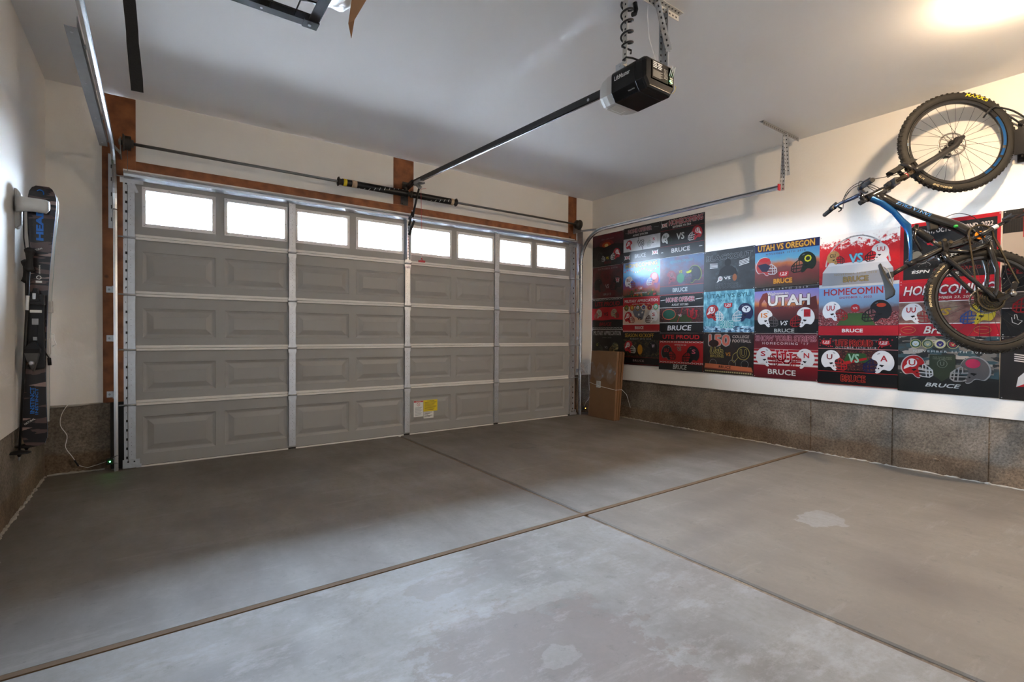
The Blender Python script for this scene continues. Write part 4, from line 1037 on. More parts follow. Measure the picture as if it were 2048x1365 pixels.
def wheel(name, c, n, x, u, disc_side, front):
    """c hub, n axle direction to the drive side, x forward, u up"""
    R0 = .341; prof = []
    for k in range(13):
        a = math.radians(-150+300*k/12); prof.append((R0+.0285*math.cos(a)+0, .0285*math.sin(a)))
    b = MB().lathe(c, n, prof, 72)
    N = 66
    for i in range(N):
        for (da, off, w_, h_, l_) in ((0, -.008, .006, .005, .010), (.5, .008, .006, .005, .010), (.25, -.0225, .0045, .006, .008), (.75, .0225, .0045, .006, .008)):
            a = 2*PI*(i+da)/N; rd = x*math.cos(a)+u*math.sin(a); tg = -x*math.sin(a)+u*math.cos(a)
            rr_ = R0+math.sqrt(max(0, .0285**2-off**2))
            nn = (rd*math.sqrt(max(0, .0285**2-off**2))+n*off).normalized()
            sd = tg.cross(nn)
            b.obox(c+rd*R0+nn*(.0285+h_*.3), tg*l_/2, sd*w_, nn*h_/2)
    root = b.build(name, M['tire'], bk, fixn=False)
    rim = [(.314, -.014), (.318, -.016), (.310, -.0165), (.292, -.012), (.288, 0), (.292, .012), (.310, .0165), (.318, .016), (.314, .014)]
    MB().lathe(c, n, rim, 72).build('rim', M['carbon'], root)
    for i in range(28):
        a = 2*PI*(i+.5)/28; rd = x*math.cos(a)+u*math.sin(a); s_ = 1 if i % 2 else -1; cr = .34*(1 if (i//2) % 2 else -1)
        hd = x*math.cos(a+cr*2.1)+u*math.sin(a+cr*2.1)
        MB().cyl(c+rd*.294, c+hd*.026+n*(s_*.028), .0011, 5).build('spoke', M['forkblack'], root)
    MB().lathe(c, n, [(0, -.052), (.012, -.052), (.012, -.036), (.029, -.032), (.029, -.026), (.015, -.022), (.015, .022), (.029, .026), (.029, .032), (.012, .036), (.012, .052), (0, .052)], 20).build('hub', M['black'], root)
    do = n*(disc_side*.036); b = MB()
    b.lathe(c+do, n, [(.078, -.001), (.090, -.001), (.090, .001), (.078, .001)], 48, close=True)
    for i in range(12):
        a = 2*PI*i/12; r0 = x*math.cos(a)+u*math.sin(a); r1 = x*math.cos(a+.35)+u*math.sin(a+.35); b.bar(c+do+r0*.03, c+do+r1*.079, .005, .0018, n)
    b.lathe(c+do, n, [(.018, -.0012), (.034, -.0012), (.034, .0012), (.018, .0012)], 24, close=True)
    b.build('brake_disc', M['steel'], root)
    def tyretext(s_, phi, ln, hh, m_, side=1, r=.347, bold=.01, shear=0.):
        b = MB()
        def fn(uu, vv):
            a = phi-uu/r; rr_ = r+vv; rd = x*math.cos(a)+u*math.sin(a)
            dz = math.sqrt(max(1e-6, .0285**2-(rr_-R0)**2))+.0008
            return c+rd*rr_+n*(dz*side)
        b.text(s_, fn, ln, hh, bold, 0, shear); b.build('tyre_print', m_, root)
    if front:
        tyretext('MAXXIS', math.radians(-27), .155, .026, M['yprint'], r=.345, bold=.018, shear=.25)
        tyretext('MINION DHF', math.radians(158), .125, .014, M['cream'], r=.349, bold=.012)
        tyretext('3C TR', math.radians(133), .045, .010, M['cream'], r=.349)
        b = MB()
        for a0, a1 in ((-62, -104), (-108, -118), (-122, -136), (-140, -150)):
            ns = max(2, int((a0-a1)/3)); ring = []
            for k in range(ns+1):
                a = math.radians(a0+(a1-a0)*k/ns); rd = x*math.cos(a)+u*math.sin(a)
                ring.append((c+rd*.293+n*.0128, c+rd*.309+n*.0172))
            o = len(b.v)
            for p, q in ring: b.v += [tuple(p), tuple(q)]
            for k in range(ns): b.face((o+2*k, o+2*k+1, o+2*k+3, o+2*k+2))
        b.build('rim_decal', M['bikeblue'], root)['label'] = 'metallic blue decals along the rim'
    else:
        tyretext('MINION DHR II', math.radians(80), .16, .014, M['cream'], r=.349, bold=.012)
        tyretext('3C TR EXO', math.radians(48), .10, .010, M['cream'], r=.349)
    return root
fwh = wheel('front_wheel', S(BL, 0, 0), SN, SXf, SUf, -1, True)
rwh = wheel('rear_wheel', W(0, 0), BN, BX, BU, -1, False)
# frame
def tubeW(b, pts, rs, f=W, n=14, mi=0): return b.tube([f(*p) for p in pts], rs, n, mi)
b = MB()
tubeW(b, [(.852, .615), (.868, .57), (.89, .515), (.908, .465)], [.028, .029, .031, .030])
tubeW(b, [(.868, .545), (.83, .50), (.79, .455), (.73, .375), (.65, .255), (.56, .10), (.50, .03), (.46, .0)], [.030, .034, .033, .032, .033, .036, .036, .034])
tubeW(b, [(.872, .56), (.845, .545), (.82, .52)], [.026, .03, .026])
tubeW(b, [(.455, .0), (.425, .10), (.405, .19), (.36, .30), (.318, .405)], [.034, .028, .021, .019, .020])
b.cyl(W(.455, -.005, -.047), W(.455, -.005, .047), .031, 24)
tubeW(b, [(.60, .33), (.50, .36), (.40, .33)], [.014, .010, .009])
frm = b.build('frame', M['carbon'], bk)
b = MB()
tubeW(b, [(.862, .615), (.85, .585), (.80, .52), (.72, .455), (.65, .42), (.60, .39), (.54, .385), (.44, .392), (.335, .408), (.318, .415)], [.02, .026, .024, .020, .021, .027, .017, .011, .012, .014])
b.build('top_tube', M['bikeblue'], frm)['label'] = 'metallic blue top tube and seat brace'
b = MB(); A_, B2 = W(.80, .47, .0335), W(.63, .222, .0345); dd = (B2-A_).normalized(); w_ = BN.cross(dd)
mid = (A_+B2)/2
def lf(u, v):
    p = mid-dd*u; q = w_*-v
    return p+q-BN*(abs(v)**2*12)
b.text('SANTA CRUZ', lf, .24, .024, .01, 0, .2); b.build('frame_lettering', M['decalblue'], frm)
for s_ in (1, -1): MB().cyl(W(.455, -.005, s_*.047), W(.455, -.005, s_*.055), .030, 24).build('bearing_ring', M['orange'], bk)['label'] = 'orange ring beside bottom bracket'
# shock, links, rear triangle
b = MB(); tubeW(b, [(.585, .36), (.52, .303)], .013); tubeW(b, [(.555, .334), (.548, .328), (.475, .265), (.468, .259)], [.024, .027, .027, .020]); tubeW(b, [(.475, .265), (.40, .202)], .0115, mi=1); 
b.build('rear_shock', [M['black'], M['forkblack']], bk)
for o_ in (.032, -.032):
    b = MB(); b.bar(W(.455, .20, o_), W(.345, .195, o_), .012, .03, BU); b.bar(W(.40, .20, o_), W(.445, .155, o_), .012, .024, BU)
    for x, z in ((.452, .2), (.432, .165)): b.cyl(W(x, z, o_-.012), W(x, z, o_+.012), .011, 12, 1)
    b.build('shock_link', [M['black'], M['gold']], bk)
for s_, nm in ((1, 'swing_arm'), (-1, 'swing_arm')):
    b = MB()
    tubeW(b, [(.37, .215, .028*s_), (.31, .20, .038*s_), (.16, .105, .052*s_), (.04, .02, .062*s_), (.0, .0, .062*s_)], [.019, .018, .013, .014, .018])
    tubeW(b, [(.40, -.055, .030*s_), (.33, -.052, .040*s_), (.20, -.06, .050*s_), (.06, -.03, .060*s_), (.0, .0, .062*s_)], [.02, .019, .013, .012, .016])
    if s_ == 1: tubeW(b, [(.37, .19, .030), (.35, .07, .036), (.38, -.04, .034)], [.014, .012, .014])
    b.build(nm, M['carbon'], bk)
b = MB(); b.cyl(W(0, 0, -.075), W(0, 0, .075), .009, 12); b.build('rear_axle', M['black'], bk)
# seat post, saddle
P1, P2 = (.318, .405), (.246, .545)
MB().tube([W(.30, .44), W(.246, .545)], .0155, 16).build('seat_post', M['forkblack'], bk)
MB().tube([W(.327, .387), W(.305, .432)], [.0215, .0205], 16).build('seat_clamp', M['black'], bk)
sd = None
b = MB(); secs = []
for f, z, w_, th in ((0, .606, .012, .010), (.04, .612, .019, .018), (.25, .606, .020, .026), (.5, .594, .030, .030), (.7, .588, .052, .034), (.85, .588, .070, .034), (.96, .592, .068, .028), (1, .592, .05, .014)):
    x = .338-.265*f
    secs.append([W(x, z-.012*abs(math.cos(a))**3*(w_/.05)+ (0 if math.sin(a) > 0 else -th)*abs(math.sin(a)), math.cos(a)*w_) for a in [math.radians(90+30*k) for k in range(12)]])
loft(b, secs, sm=True)
o = b.build('saddle', M['blackmatte'], bk)
for s_ in (1, -1): MB().tube([W(.31, .590, s_*.012), (W(.28, .565, s_*.022)), W(.20, .553, s_*.022), W(.13, .560, s_*.03), W(.105, .575, s_*.034)], .0035, 8).build('saddle_rail', M['steel'], o)
b = MB(); b.obox(W(.245, .55), BX*.02, BU*.014, BN*.02); b.build('rail_clamp', M['black'], o)
# fork, stem, bar
b = MB()
ax = lambda z, off=0.: (.86+(.59-z)*.5067+off, z)
x0, z0 = ax(.45)
b.tube([S(x0-.012, z0+.024), S(x0, z0), S(x0+.01, z0-.02)], [.028, .034, .03], 16); b.bar(S(x0+.008, z0-.012, -.078), S(x0+.008, z0-.012, .078), .05, .034, SUf)
fk = b.build('fork_crown', M['forkblack'], bk)
for s_ in (1, -1):
    MB().cyl(S(*ax(.445), s_*.066), S(*ax(.28), s_*.066), .0175, 18).build('stanchion', mat('dark_bronze_stanchion', (.10, .075, .05, 1), .15, .8), fk)
    MB().cyl(S(*ax(.375), s_*.066), S(*ax(.371), s_*.066), .0183, 18).build('rubber_ring', M['redcord'], fk)['label'] = 'thin red ring on stanchion'
b = MB()
for s_ in (1, -1):
    x1, z1 = ax(.325); x2, z2 = ax(.30); x3, z3 = ax(.15)
    b.tube([S(x1, z1, s_*.066), S(x2, z2, s_*.066), S(x3, z3, s_*.066), S(*ax(.04, .004), s_*.067), S(BL-.004, .012, s_*.066), S(BL+.012, -.018, s_*.065)], [.024, .023, .020, .020, .021, .012], 16)
    b.cyl(S(BL, 0, s_*.05), S(BL, 0, s_*.083), .014, 14)
x2, z2 = ax(.315)
b.tube([S(x2, z2, -.066), S(x2+.045, z2+.035, -.06), S(x2+.068, z2+.052, -.03), S(x2+.072, z2+.055, 0), S(x2+.068, z2+.052, .03), S(x2+.045, z2+.035, .06), S(x2, z2, .066)], [.016, .014, .013, .013, .013, .014, .016], 10)
b.build('fork_lower', M['forkblack'], fk)
b = MB(); loft(b, [[S(ax(zz)[0]+xo, zz+zo, o_) for o_, xo, zo in ((-.045, .05, .04), (-.02, .075, .06), (.02, .075, .06), (.045, .05, .04), (.043, .047, .036), (0, .068, .052), (-.043, .047, .036))] for zz in (.40, .35, .30, .24)])
b.build('mud_guard', M['blackmatte'], bk)
b = MB(); b.obox(S(BL-.055, .055, -.052), SXf*.03, SUf*.016, SN*.016); b.obox(S(BL-.075, .03, -.056), SXf*.014, SUf*.02, SN*.012); b.bar(S(BL-.09, .09, -.058), S(BL-.02, .03, -.058), .012, .014, SUf)
b.build('front_brake_caliper', M['black'], bk)
b = MB(); b.tube([S(*ax(.60)), S(*ax(.665))], [.019, .018], 16); b.tube([S(.835, .632), S(.868, .645), S(.885, .655)], [.019, .018, .021], 12)
b.build('stem', M['carbon'], bk)
hb = [(.866, .752, -.385), (.874, .748, -.24), (.882, .728, -.16), (.888, .672, -.06), (.889, .66, 0), (.888, .672, .06), (.882, .728, .16), (.874, .748, .24), (.866, .752, .385)]
MB().tube([S(*p) for p in hb], [.011, .011, .0125, .0155, .0165, .0155, .0125, .011, .011], 12).build('handlebar', mat('dark_blue_grey_bar', (.02, .03, .06, 1), .25), bk)
for s_ in (1, -1):
    b = MB().tube([S(.8655, .7525, s_*.392), S(.871, .750, s_*.27)], .0165, 14); b.cyl(S(.8655, .7525, s_*.392), S(.865, .7527, s_*.397), .0155, 14)
    b.build('grip', M['blackmatte'], bk)
    b = MB(); b.cyl(S(.872, .749, s_*.235), S(.8725, .7488, s_*.21), .018, 12); b.tube([S(.875, .748, s_*.222), S(.898, .735, s_*.205), S(.912, .73, s_*.225), S(.905, .735, s_*.30), S(.90, .738, s_*.335)], [.012, .012, .006, .0055, .0045], 8)
    b.tube([S(.885, .735, s_*.21), S(.88, .725, s_*.15)], [.010, .008], 10)
    b.build('brake_lever', M['black'], bk)
b = MB(); b.tube([S(.868, .735, .19), S(.85, .715, .185), S(.835, .715, .21), S(.83, .72, .245)], [.009, .011, .006, .006], 8); b.build('shift_lever', M['black'], bk)
b = MB(); b.tube([S(.868, .735, -.19), S(.85, .712, -.185), S(.842, .705, -.21), S(.84, .71, -.24)], [.006, .008, .005, .005], 8); b.build('dropper_lever', M['black'], bk)
# cables
def smooth(pts, k=6):
    out = []
    for i in range(len(pts)-1):
        p0, p1, p2, p3 = V(pts[max(i-1, 0)]), V(pts[i]), V(pts[i+1]), V(pts[min(i+2, len(pts)-1)])
        for j in range(k):
            f = j/k; out.append(.5*((2*p1)+(p2-p0)*f+(2*p0-5*p1+4*p2-p3)*f*f+(3*p1-p0-3*p2+p3)*f**3))
    out.append(V(pts[-1])); return out
for pts in ([S(.88, .725, -.15), S(.935, .70, -.10), S(.965, .66, -.03), S(.95, .60, .03), S(.90, .53, .035)],
            [S(.88, .725, .15), S(.95, .70, .10), S(.975, .65, .04), S(.945, .58, -.03), S(.895, .52, -.03)],
            [S(.88, .725, -.14), S(.955, .70, -.07), S(.985, .64, .0), S(.985, .52, .04), S(.99, .42, .06), S(1.03, .31, .085), S(1.09, .17, .0-.085), S(1.10, .13, -.08), S(BL-.08, .075, -.06)][:5]+[S(1.02, .30, .05)],
            [S(.842, .708, -.17), S(.90, .72, -.09), S(.955, .68, 0), S(.93, .60, .03), S(.89, .54, .03)],
            [S(1.03, .25, -.075), S(1.04, .19, -.09), S(1.085, .12, -.085), S(BL-.085, .085, -.06)]):
    MB().tube(smooth(pts), .0025, 7).build('cable', M['black'], bk)
# crank set
b = MB(); c = W(.455, -.005, .058)
b.lathe(c, BN, [(.062, -.0015), (.068, -.0015), (.068, .0015), (.062, .0015)], 48, close=True)
for i in range(32):
    a = 2*PI*i/32; r0 = BX*math.cos(a)+BU*math.sin(a); b.obox(c+r0*.071, r0*.0035, r0.cross(BN)*.0028, BN*.001)
for i in range(4):
    a = 2*PI*i/4+.4; r0 = BX*math.cos(a)+BU*math.sin(a); b.bar(c, c+r0*.064, .014, .004, BN)
b.build('chainring', M['black'], bk)
def crank(s_, nm):
    dx, dz = .075*s_, -.155*s_; o0, o1 = .066*s_, .082*s_
    b = MB(); p, q = W(.455, -.005, o0), W(.455+dx, -.005+dz, o1)
    b.tube([p-(q-p)*.06, p, p.lerp(q, .35), p.lerp(q, .8), q, q+(q-p)*.06], [.012, .020, .014, .012, .0135, .010], 10)
    cr = b.build('crank_arm', M['carbon'], bk)
    if s_ > 0: MB().tube([p.lerp(q, .42), p.lerp(q, .60)], .0150, 12).build('white_sleeve', M['white'], cr)['label'] = 'white band on crank arm'
    if s_ > 0: MB().tube([p.lerp(q, .84), q, q+(q-p)*.08], [.014, .0165, .013], 12).build('crank_boot', M['black'], cr)
    b = MB(); w0 = W(.455+dx, -.005+dz, o1+.018*s_); pc = w0+BN*(s_*.06)
    b.cyl(q, w0+BN*(.10*s_), .006, 8)
    for sg in (-1, 1):
        b.bar(pc+BU*(.045*sg)-BN*.048, pc+BU*(.045*sg)+BN*.048, .012, .012, BX); b.bar(pc+BU*.05-BN*(.045*sg), pc-BU*.05-BN*(.045*sg), .010, .014, BX)
    for i in range(-1, 2):
        for sg in (-1, 1): b.cyl(pc+BU*(.045*sg)+BN*(.035*i), pc+BU*(.045*sg)+BN*(.035*i)+BX*.012, .002, 6)
    b.bar(pc-BN*.048, pc+BN*.048, .024, .014, BX)
    b.build('pedal', M['black'], bk)
crank(1, ''); crank(-1, '')
# cassette, derailleur, chain
b = MB()
for i in range(11):
    r_ = .088-.0057*i; o_ = .018+.0036*i; c = W(0, 0, o_)
    b.lathe(c, BN, [(r_-.005, -.0006), (r_, -.0006), (r_, .0006), (r_-.005, .0006)], 40, i % 2, close=True)
    nt = max(12, int(r_*420))
    for k in range(nt):
        a = 2*PI*k/nt; r0 = BX*math.cos(a)+BU*math.sin(a); b.obox(c+r0*(r_+.002), r0*.0022, r0.cross(BN)*.0018, BN*.0007, i % 2)
    for k in range(5):
        a = 2*PI*k/5+i*.2; r0 = BX*math.cos(a)+BU*math.sin(a); b.bar(c+r0*.012, c+r0*(r_-.006), .005, .0012, BN, 1)
b.build('cassette', [M['gold'], M['blacksteel']], rwh)
b = MB(); P0, P1, P2 = W(-.02, -.02, .066), W(.015, -.10, .075), W(.085, -.135, .062)
b.bar(P0, P1, .022, .018, BN); b.sphere(tuple(P1), .022, 8); b.bar(P1+BN*-.01, P2, .030, .012, BN)
for q in (W(.02, -.085, .058), P2): b.lathe(q, BN, [(0, -.004), (.017, -.004), (.019, 0), (.017, .004), (0, .004)], 16)
dr = b.build('rear_derailleur', M['black'], bk)
b = MB(); b.sphere(tuple(P1+BN*.012), .018, 8); b.bar(P1, P1+BX*.03+BN*.01, .01, .014, BN); b.build('clutch_cover', M['steel'], dr)
def chain(pts):
    b = MB(); acc = 0
    for i in range(len(pts)-1):
        p, q = V(pts[i]), V(pts[i+1]); L_ = (q-p).length; d_ = (q-p)/L_; k = max(1, round(L_/.0127)); st_ = L_/k
        for j in range(k):
            c = p+d_*st_*(j+.5); w_ = .0045 if acc % 2 else .003
            for s_ in (-1, 1): b.obox(c+BN*(w_*s_), d_*st_*.45, d_.cross(BN)*.0042, BN*.0008)
            b.cyl(p+d_*st_*j-BN*.004, p+d_*st_*j+BN*.004, .0038, 8); acc += 1
    return b
cpts = [W(.385, .03, .058), W(.06, .072, .036)]
arcp = [W(.455+.0715*math.cos(a), -.005+.0715*math.sin(a), .058) for a in [math.radians(250-i*14) for i in range(0, 0)]]
rear_arc = [W(.076*math.cos(a), .076*math.sin(a), .036) for a in [math.radians(72+i*20) for i in range(0, 10)]]
front_arc = [W(.455+.0715*math.cos(a), -.005+.0715*math.sin(a), .058) for a in [math.radians(-100+i*20) for i in range(0, 12)]]
chain([W(.44, .066, .058)] + rear_arc + [W(-.0, -.088, .050), W(.035, -.075, .058), W(.09, -.155, .060), W(.43, -.0745, .058)] + front_arc[0:]).build('chain', M['gold'], bk)
for pts in ([W(.55, .06, .02), W(.44, -.10, .02), W(.30, -.11, .05), W(.15, -.10, .065), W(.04, -.115, .07)], [W(.62, .18, .0), W(.66, .05, -.03), W(.60, -.06, -.04), W(.45, -.10, -.05), W(.25, -.09, -.06)]):
    MB().tube(smooth(pts), .0025, 7).build('cable', M['black'], bk)
# water bottle cage trinkets: small green and yellow tag on the down tube underside
b = MB().sphere(tuple(W(.545, .115, .035)), .014, 8, sx=1, sy=1, sz=.8); b.build('charm', mat('green_rubber_charm', (.02, .35, .05, 1), .4), bk)['label'] = 'small green rubber charm'
b = MB(); b.obox(W(.60, .225, -.02), BX*.05, BU*.028, BN*.022); o = b.build('tool_pouch', M['blackmatte'], bk); bevel(o, .01, 3)

# wall mount with hook
mt = thing('bike_wall_mount', 'black swivel wall bracket with hook holding front wheel of bike', 'bike hook', (5.05, .80, 2.5))
b = MB(); b.box(5.045, .745, 2.36, 5.065, .815, 2.66); b.box(4.985, .775, 2.38, 5.045, .785, 2.60); b.box(4.975, .74, 2.40, 4.985, .82, 2.58)
for z in (2.40, 2.52, 2.62): b.cyl((5.040, .78, z), (5.046, .78, z), .008, 8, 1)
o = b.build('wall_plate', [M['opener'], M['galv']], mt)
hk = S(BL+.165, -.235, 0)
mp_ = V((5.04, .775, 2.665))
tip = S(BL+.185, -.205, .05)
b = MB().tube(smooth([mp_, mp_.lerp(S(BL+.20, -.29, .01), .5)+V((0, 0, .02)), S(BL+.205, -.26, .035), S(BL+.20, -.225, .045), S(BL+.175, -.20, .035), S(BL+.155, -.195, .0)]), .006, 10)
b.build('hook', M['blacksteel'], mt)
b = MB().tube([V((5.03, .775, 2.60)), S(BL+.215, -.285, .0)], .006, 8); b.build('hook_brace', M['blacksteel'], mt)
# ------------------------------------------------------------------ printed yard signs on the right wall
PM = {}
def ink(r, g, b, rough=.30):
    k = (r, g, b, rough)
    if k not in PM: PM[k] = mat('print_ink', rgb(r*.85, g*.85, b*.85), rough, spec=.4)
    return PM[k]
def art(name, cols, pos, scale=6., detail=4., kind='noise', grad=0., stretch=(1, 1, 1), const=False, rough=.3):
    """printed picture: ramp over noise plus a vertical gradient of the sign's own artwork"""
    if name in PM: return PM[name]
    t = NT(name); t.set(Roughness=rough); t.b.inputs['Specular IOR Level'].default_value = .55
    tc = t.n('ShaderNodeTexCoord'); mp = t.n('ShaderNodeMapping'); mp.inputs['Scale'].default_value = stretch; t.l(tc, 'Generated', mp, 0)
    if kind == 'noise': nz = t.n('ShaderNodeTexNoise', Scale=scale, Detail=detail, Roughness=.65); src = nz.outputs[0]; t.l(mp, 0, nz, 'Vector')
    else: nz = t.n('ShaderNodeTexVoronoi', Scale=scale, distance='CHEBYCHEV' if kind == 'cheb' else 'EUCLIDEAN'); t.l(mp, 0, nz, 'Vector'); src = nz.outputs['Color']
    sp = t.n('ShaderNodeSeparateXYZ'); t.l(tc, 'Generated', sp, 0)
    a = t.n('ShaderNodeMath', operation='MULTIPLY'); a.inputs[1].default_value = 1-grad; t.t.links.new(src, a.inputs[0])
    b = t.n('ShaderNodeMath', operation='MULTIPLY_ADD'); b.inputs[1].default_value = grad; t.l(sp, 2, b, 0); t.l(a, 0, b, 2)
    r = t.n('ShaderNodeValToRGB'); e = r.color_ramp.elements
    if const: r.color_ramp.interpolation = 'CONSTANT'
    e[0].position = pos[0]; e[0].color = rgb(*[q*.85 for q in cols[0]]); e[1].position = pos[-1]; e[1].color = rgb(*cols[-1])
    for c, p in list(zip(cols, pos))[1:-1]: x = e.new(p); x.color = rgb(*[q*.85 for q in c])
    t.l(b, 0, r, 0); t.t.links.new(r.outputs[0], t.b.inputs['Base Color'])
    PM[name] = t.m; return t.m
BLK, WHT, RED, DRD, GLD, GRY, NVY = (14, 14, 16), (225, 225, 222), (178, 22, 34), (110, 12, 22), (205, 160, 50), (120, 122, 126), (20, 34, 84)
U_ = .02525
class Sign:
    def __init__(s, y0, z1, bg, label, w=24, h=18, name='yard_sign'):
        s.y0, s.z1, s.w, s.h = y0, z1, w, h; s.b = MB(); s.mats = []; s.L = 0; s.label = label; s.name = name
        s.x = XR-.0065
        s.b.box(s.x, y0-w*U_, z1-h*U_, XR-.001, y0, z1, s.mi(bg))
        for cx, cy in ((.45, .45), (w-.45, .45), (.45, h-.45), (w-.45, h-.45)): s.disc(cx, cy, .16, (200, 200, 200), n=8)
    def mi(s, c):
        m_ = ink(*c) if isinstance(c, tuple) else c
        if m_ not in s.mats: s.mats.append(m_)
        return s.mats.index(m_)
    def fn(s):
        s.L += 1; x = s.x-.00005*s.L
        return lambda u, v: (x, s.y0-u*U_, s.z1-s.h*U_+v*U_)
    def poly(s, pts, c):
        f = s.fn(); s.b.add([f(*p) for p in pts], [tuple(range(len(pts)))], s.mi(c)); return s
    def rect(s, x0, y0, x1, y1, c): return s.poly([(x0, y0), (x1, y0), (x1, y1), (x0, y1)], c)
    def disc(s, cx, cy, r, c, ry=None, n=20):
        ry = ry or r; return s.poly([(cx+r*math.cos(2*PI*i/n), cy+ry*math.sin(2*PI*i/n)) for i in range(n)], c)
    def ring(s, cx, cy, r, wd, c, ry=None, n=24):
        ry = ry or r; return s.line([(cx+r*math.cos(2*PI*i/n), cy+ry*math.sin(2*PI*i/n)) for i in range(n+1)], wd, c)
    def line(s, pts, wd, c):
        f = s.fn(); m_ = s.mi(c)
        for (x0, y0), (x1, y1) in zip(pts, pts[1:]):
            dx, dy = x1-x0, y1-y0; l = math.hypot(dx, dy) or 1; nx, ny = -dy/l*wd/2, dx/l*wd/2; ex, ey = dx/l*wd*.3, dy/l*wd*.3
            s.b.add([f(x0+nx-ex, y0+ny-ey), f(x1+nx+ex, y1+ny+ey), f(x1-nx+ex, y1-ny+ey), f(x0-nx-ex, y0-ny-ey)], [(0, 1, 2, 3)], m_)
        return s
    def text(s, t_, cx, cy, w, h, c, bold=.02, shear=0., out=None, ow=.05, space=1., rot=0.):
        ca, sa = math.cos(rot), math.sin(rot)
        def lay(col, r, k):
            f = s.fn(); m_ = s.mi(col)
            sh = [(r*math.cos(2*PI*i/k+PI/4), r*math.sin(2*PI*i/k+PI/4)) for i in range(k)] if r > .01 else [(0, 0)]
            for q, (dx, dy) in enumerate(sh):
                def g_(u, v): x, y, z = f(cx+dx+u*ca-v*sa, cy+dy+u*sa+v*ca); return (x-q*.000012, y, z)
                s.b.text(t_, g_, w, h, 0., m_, shear, space=space)
            s.L += len(sh)//4
        rb = bold*h*.9
        if out: lay(out, rb+ow*h*1.1+.05, 8)
        lay(c, rb, 4); return s
    def helm(s, cx, cy, r, face, shell, mask, logo=None, lc=RED, disc=None, ear=BLK, lsz=1., edge=None):
        """football helmet seen from the side, r = half width, face = +1 facing right"""
        P = [(.40, .20), (.36, .42), (.16, .68), (-.14, .80), (-.48, .74), (-.78, .48), (-.92, .10), (-.90, -.24), (-.74, -.50), (-.62, -.58), (-.40, -.50), (-.22, -.52), (-.08, -.74), (.14, -.80), (.20, -.62), (.10, -.34), (.02, -.12), (.10, .08), (.28, .14)]
        for _ in range(2):
            Q = []
            for i in range(len(P)):
                (a, b_), (c, d_) = P[i], P[(i+1) % len(P)]; Q += [(a*.75+c*.25, b_*.75+d_*.25), (a*.25+c*.75, b_*.25+d_*.75)]
            P = Q
        T_ = lambda x, y: (cx+face*x*r, cy+y*r)
        if edge: s.poly([T_(x*1.07-.01, y*1.07) for x, y in P][::face], edge)
        s.poly([T_(x, y) for x, y in P][::face], shell)
        w = .075*r
        s.line([T_(*p) for p in ((.36, .18), (.60, .02), (.84, -.22), (.88, -.56), (.70, -.72), (.30, -.70), (.14, -.62))], w, mask)
        s.line([T_(*p) for p in ((.06, -.18), (.40, -.22), (.84, -.24))], w, mask); s.line([T_(*p) for p in ((.10, -.42), (.86, -.46))], w*.9, mask)
        s.line([T_(*p) for p in ((.30, .14), (.30, -.22))], w*.8, mask); s.line([T_(*p) for p in ((.48, .06), (.52, -.70))], w*.8, mask); s.line([T_(*p) for p in ((.66, -.06), (.72, -.70))], w*.8, mask)
        s.poly([T_(-.36, -.20), T_(-.12, -.16), T_(-.04, -.22), T_(-.22, -.34)][::face], ear); s.disc(*T_(-.02, -.44), .05*r, ear, n=8)
        s.poly([T_(-.10, .62), T_(.04, .58), T_(.10, .50), T_(-.06, .55)][::face], GRY)
        if disc: 
            s.disc(*T_(-.32, .26), .30*r*lsz, disc); 
            s.poly([T_(-.52, .26), T_(-.78, -.06), T_(-.80, -.22), T_(-.58, -.12), T_(-.36, .02)][::face], disc)
        if logo: s.text(logo, *T_(-.32, .26), .38*r*lsz*(1 if len(logo) == 1 else 1.5), .38*r*lsz, lc, .04)
        return s
    def uu(s, cx, cy, h, c=RED, out=WHT):
        for col, e_ in ((out, .22*h/4), (c, 0)):
            if col is None: continue
            for dx, dy in ((-.22*h, .10*h), (.22*h, -.10*h)):
                x, y = cx+dx, cy+dy; a = .34*h; t_ = .16*h+e_
                s.line([(x-a, y+.42*h+e_*.3), (x-a, y-.22*h), (x-a*.5, y-.42*h), (x+a*.5, y-.42*h), (x+a, y-.22*h), (x+a, y+.42*h+e_*.3)], t_, col)
                s.rect(x-a-.17*h-e_*.5, y+.34*h-e_*.5, x-a+.17*h+e_*.5, y+.48*h+e_*.5, col); s.rect(x+a-.17*h-e_*.5, y+.34*h-e_*.5, x+a+.17*h+e_*.5, y+.48*h+e_*.5, col)
        return s
    def chainrow(s, y, c=WHT, h=.7):
        x = .6
        while x < s.w-1.2:
            s.line([(x, y+h/2), (x+.5, y), (x, y-h/2)], .16, c); s.line([(x+.5, y), (x+1.0, y)], .2, c); s.line([(x+1.5, y+h/2), (x+1.0, y), (x+1.5, y-h/2)], .16, c); x += 2.0
        return s
    def xii(s, cx, cy, w, h):
        s.poly([(cx-w/2, cy+h/2), (cx-w*.3, cy+h*.32), (cx+w*.3, cy+h*.32), (cx+w/2, cy+h/2), (cx+w*.40, cy), (cx+w/2, cy-h/2), (cx+w*.3, cy-h*.32), (cx-w*.3, cy-h*.32), (cx-w/2, cy-h/2), (cx-w*.40, cy)], WHT)
        return s.text('XII', cx, cy, w*.62, h*.5, RED, .05)
    def b125(s, cx, cy, w):
        s.poly([(cx-w/2, cy+.28*w), (cx+w/2, cy+.28*w), (cx+w*.46, cy-.18*w), (cx, cy-.34*w), (cx-w*.46, cy-.18*w)], RED)
        s.text('125', cx, cy+.07*w, w*.72, w*.25, WHT, .04, .2); return s.rect(cx-w*.3, cy-w*.14, cx+w*.3, cy-w*.10, WHT)
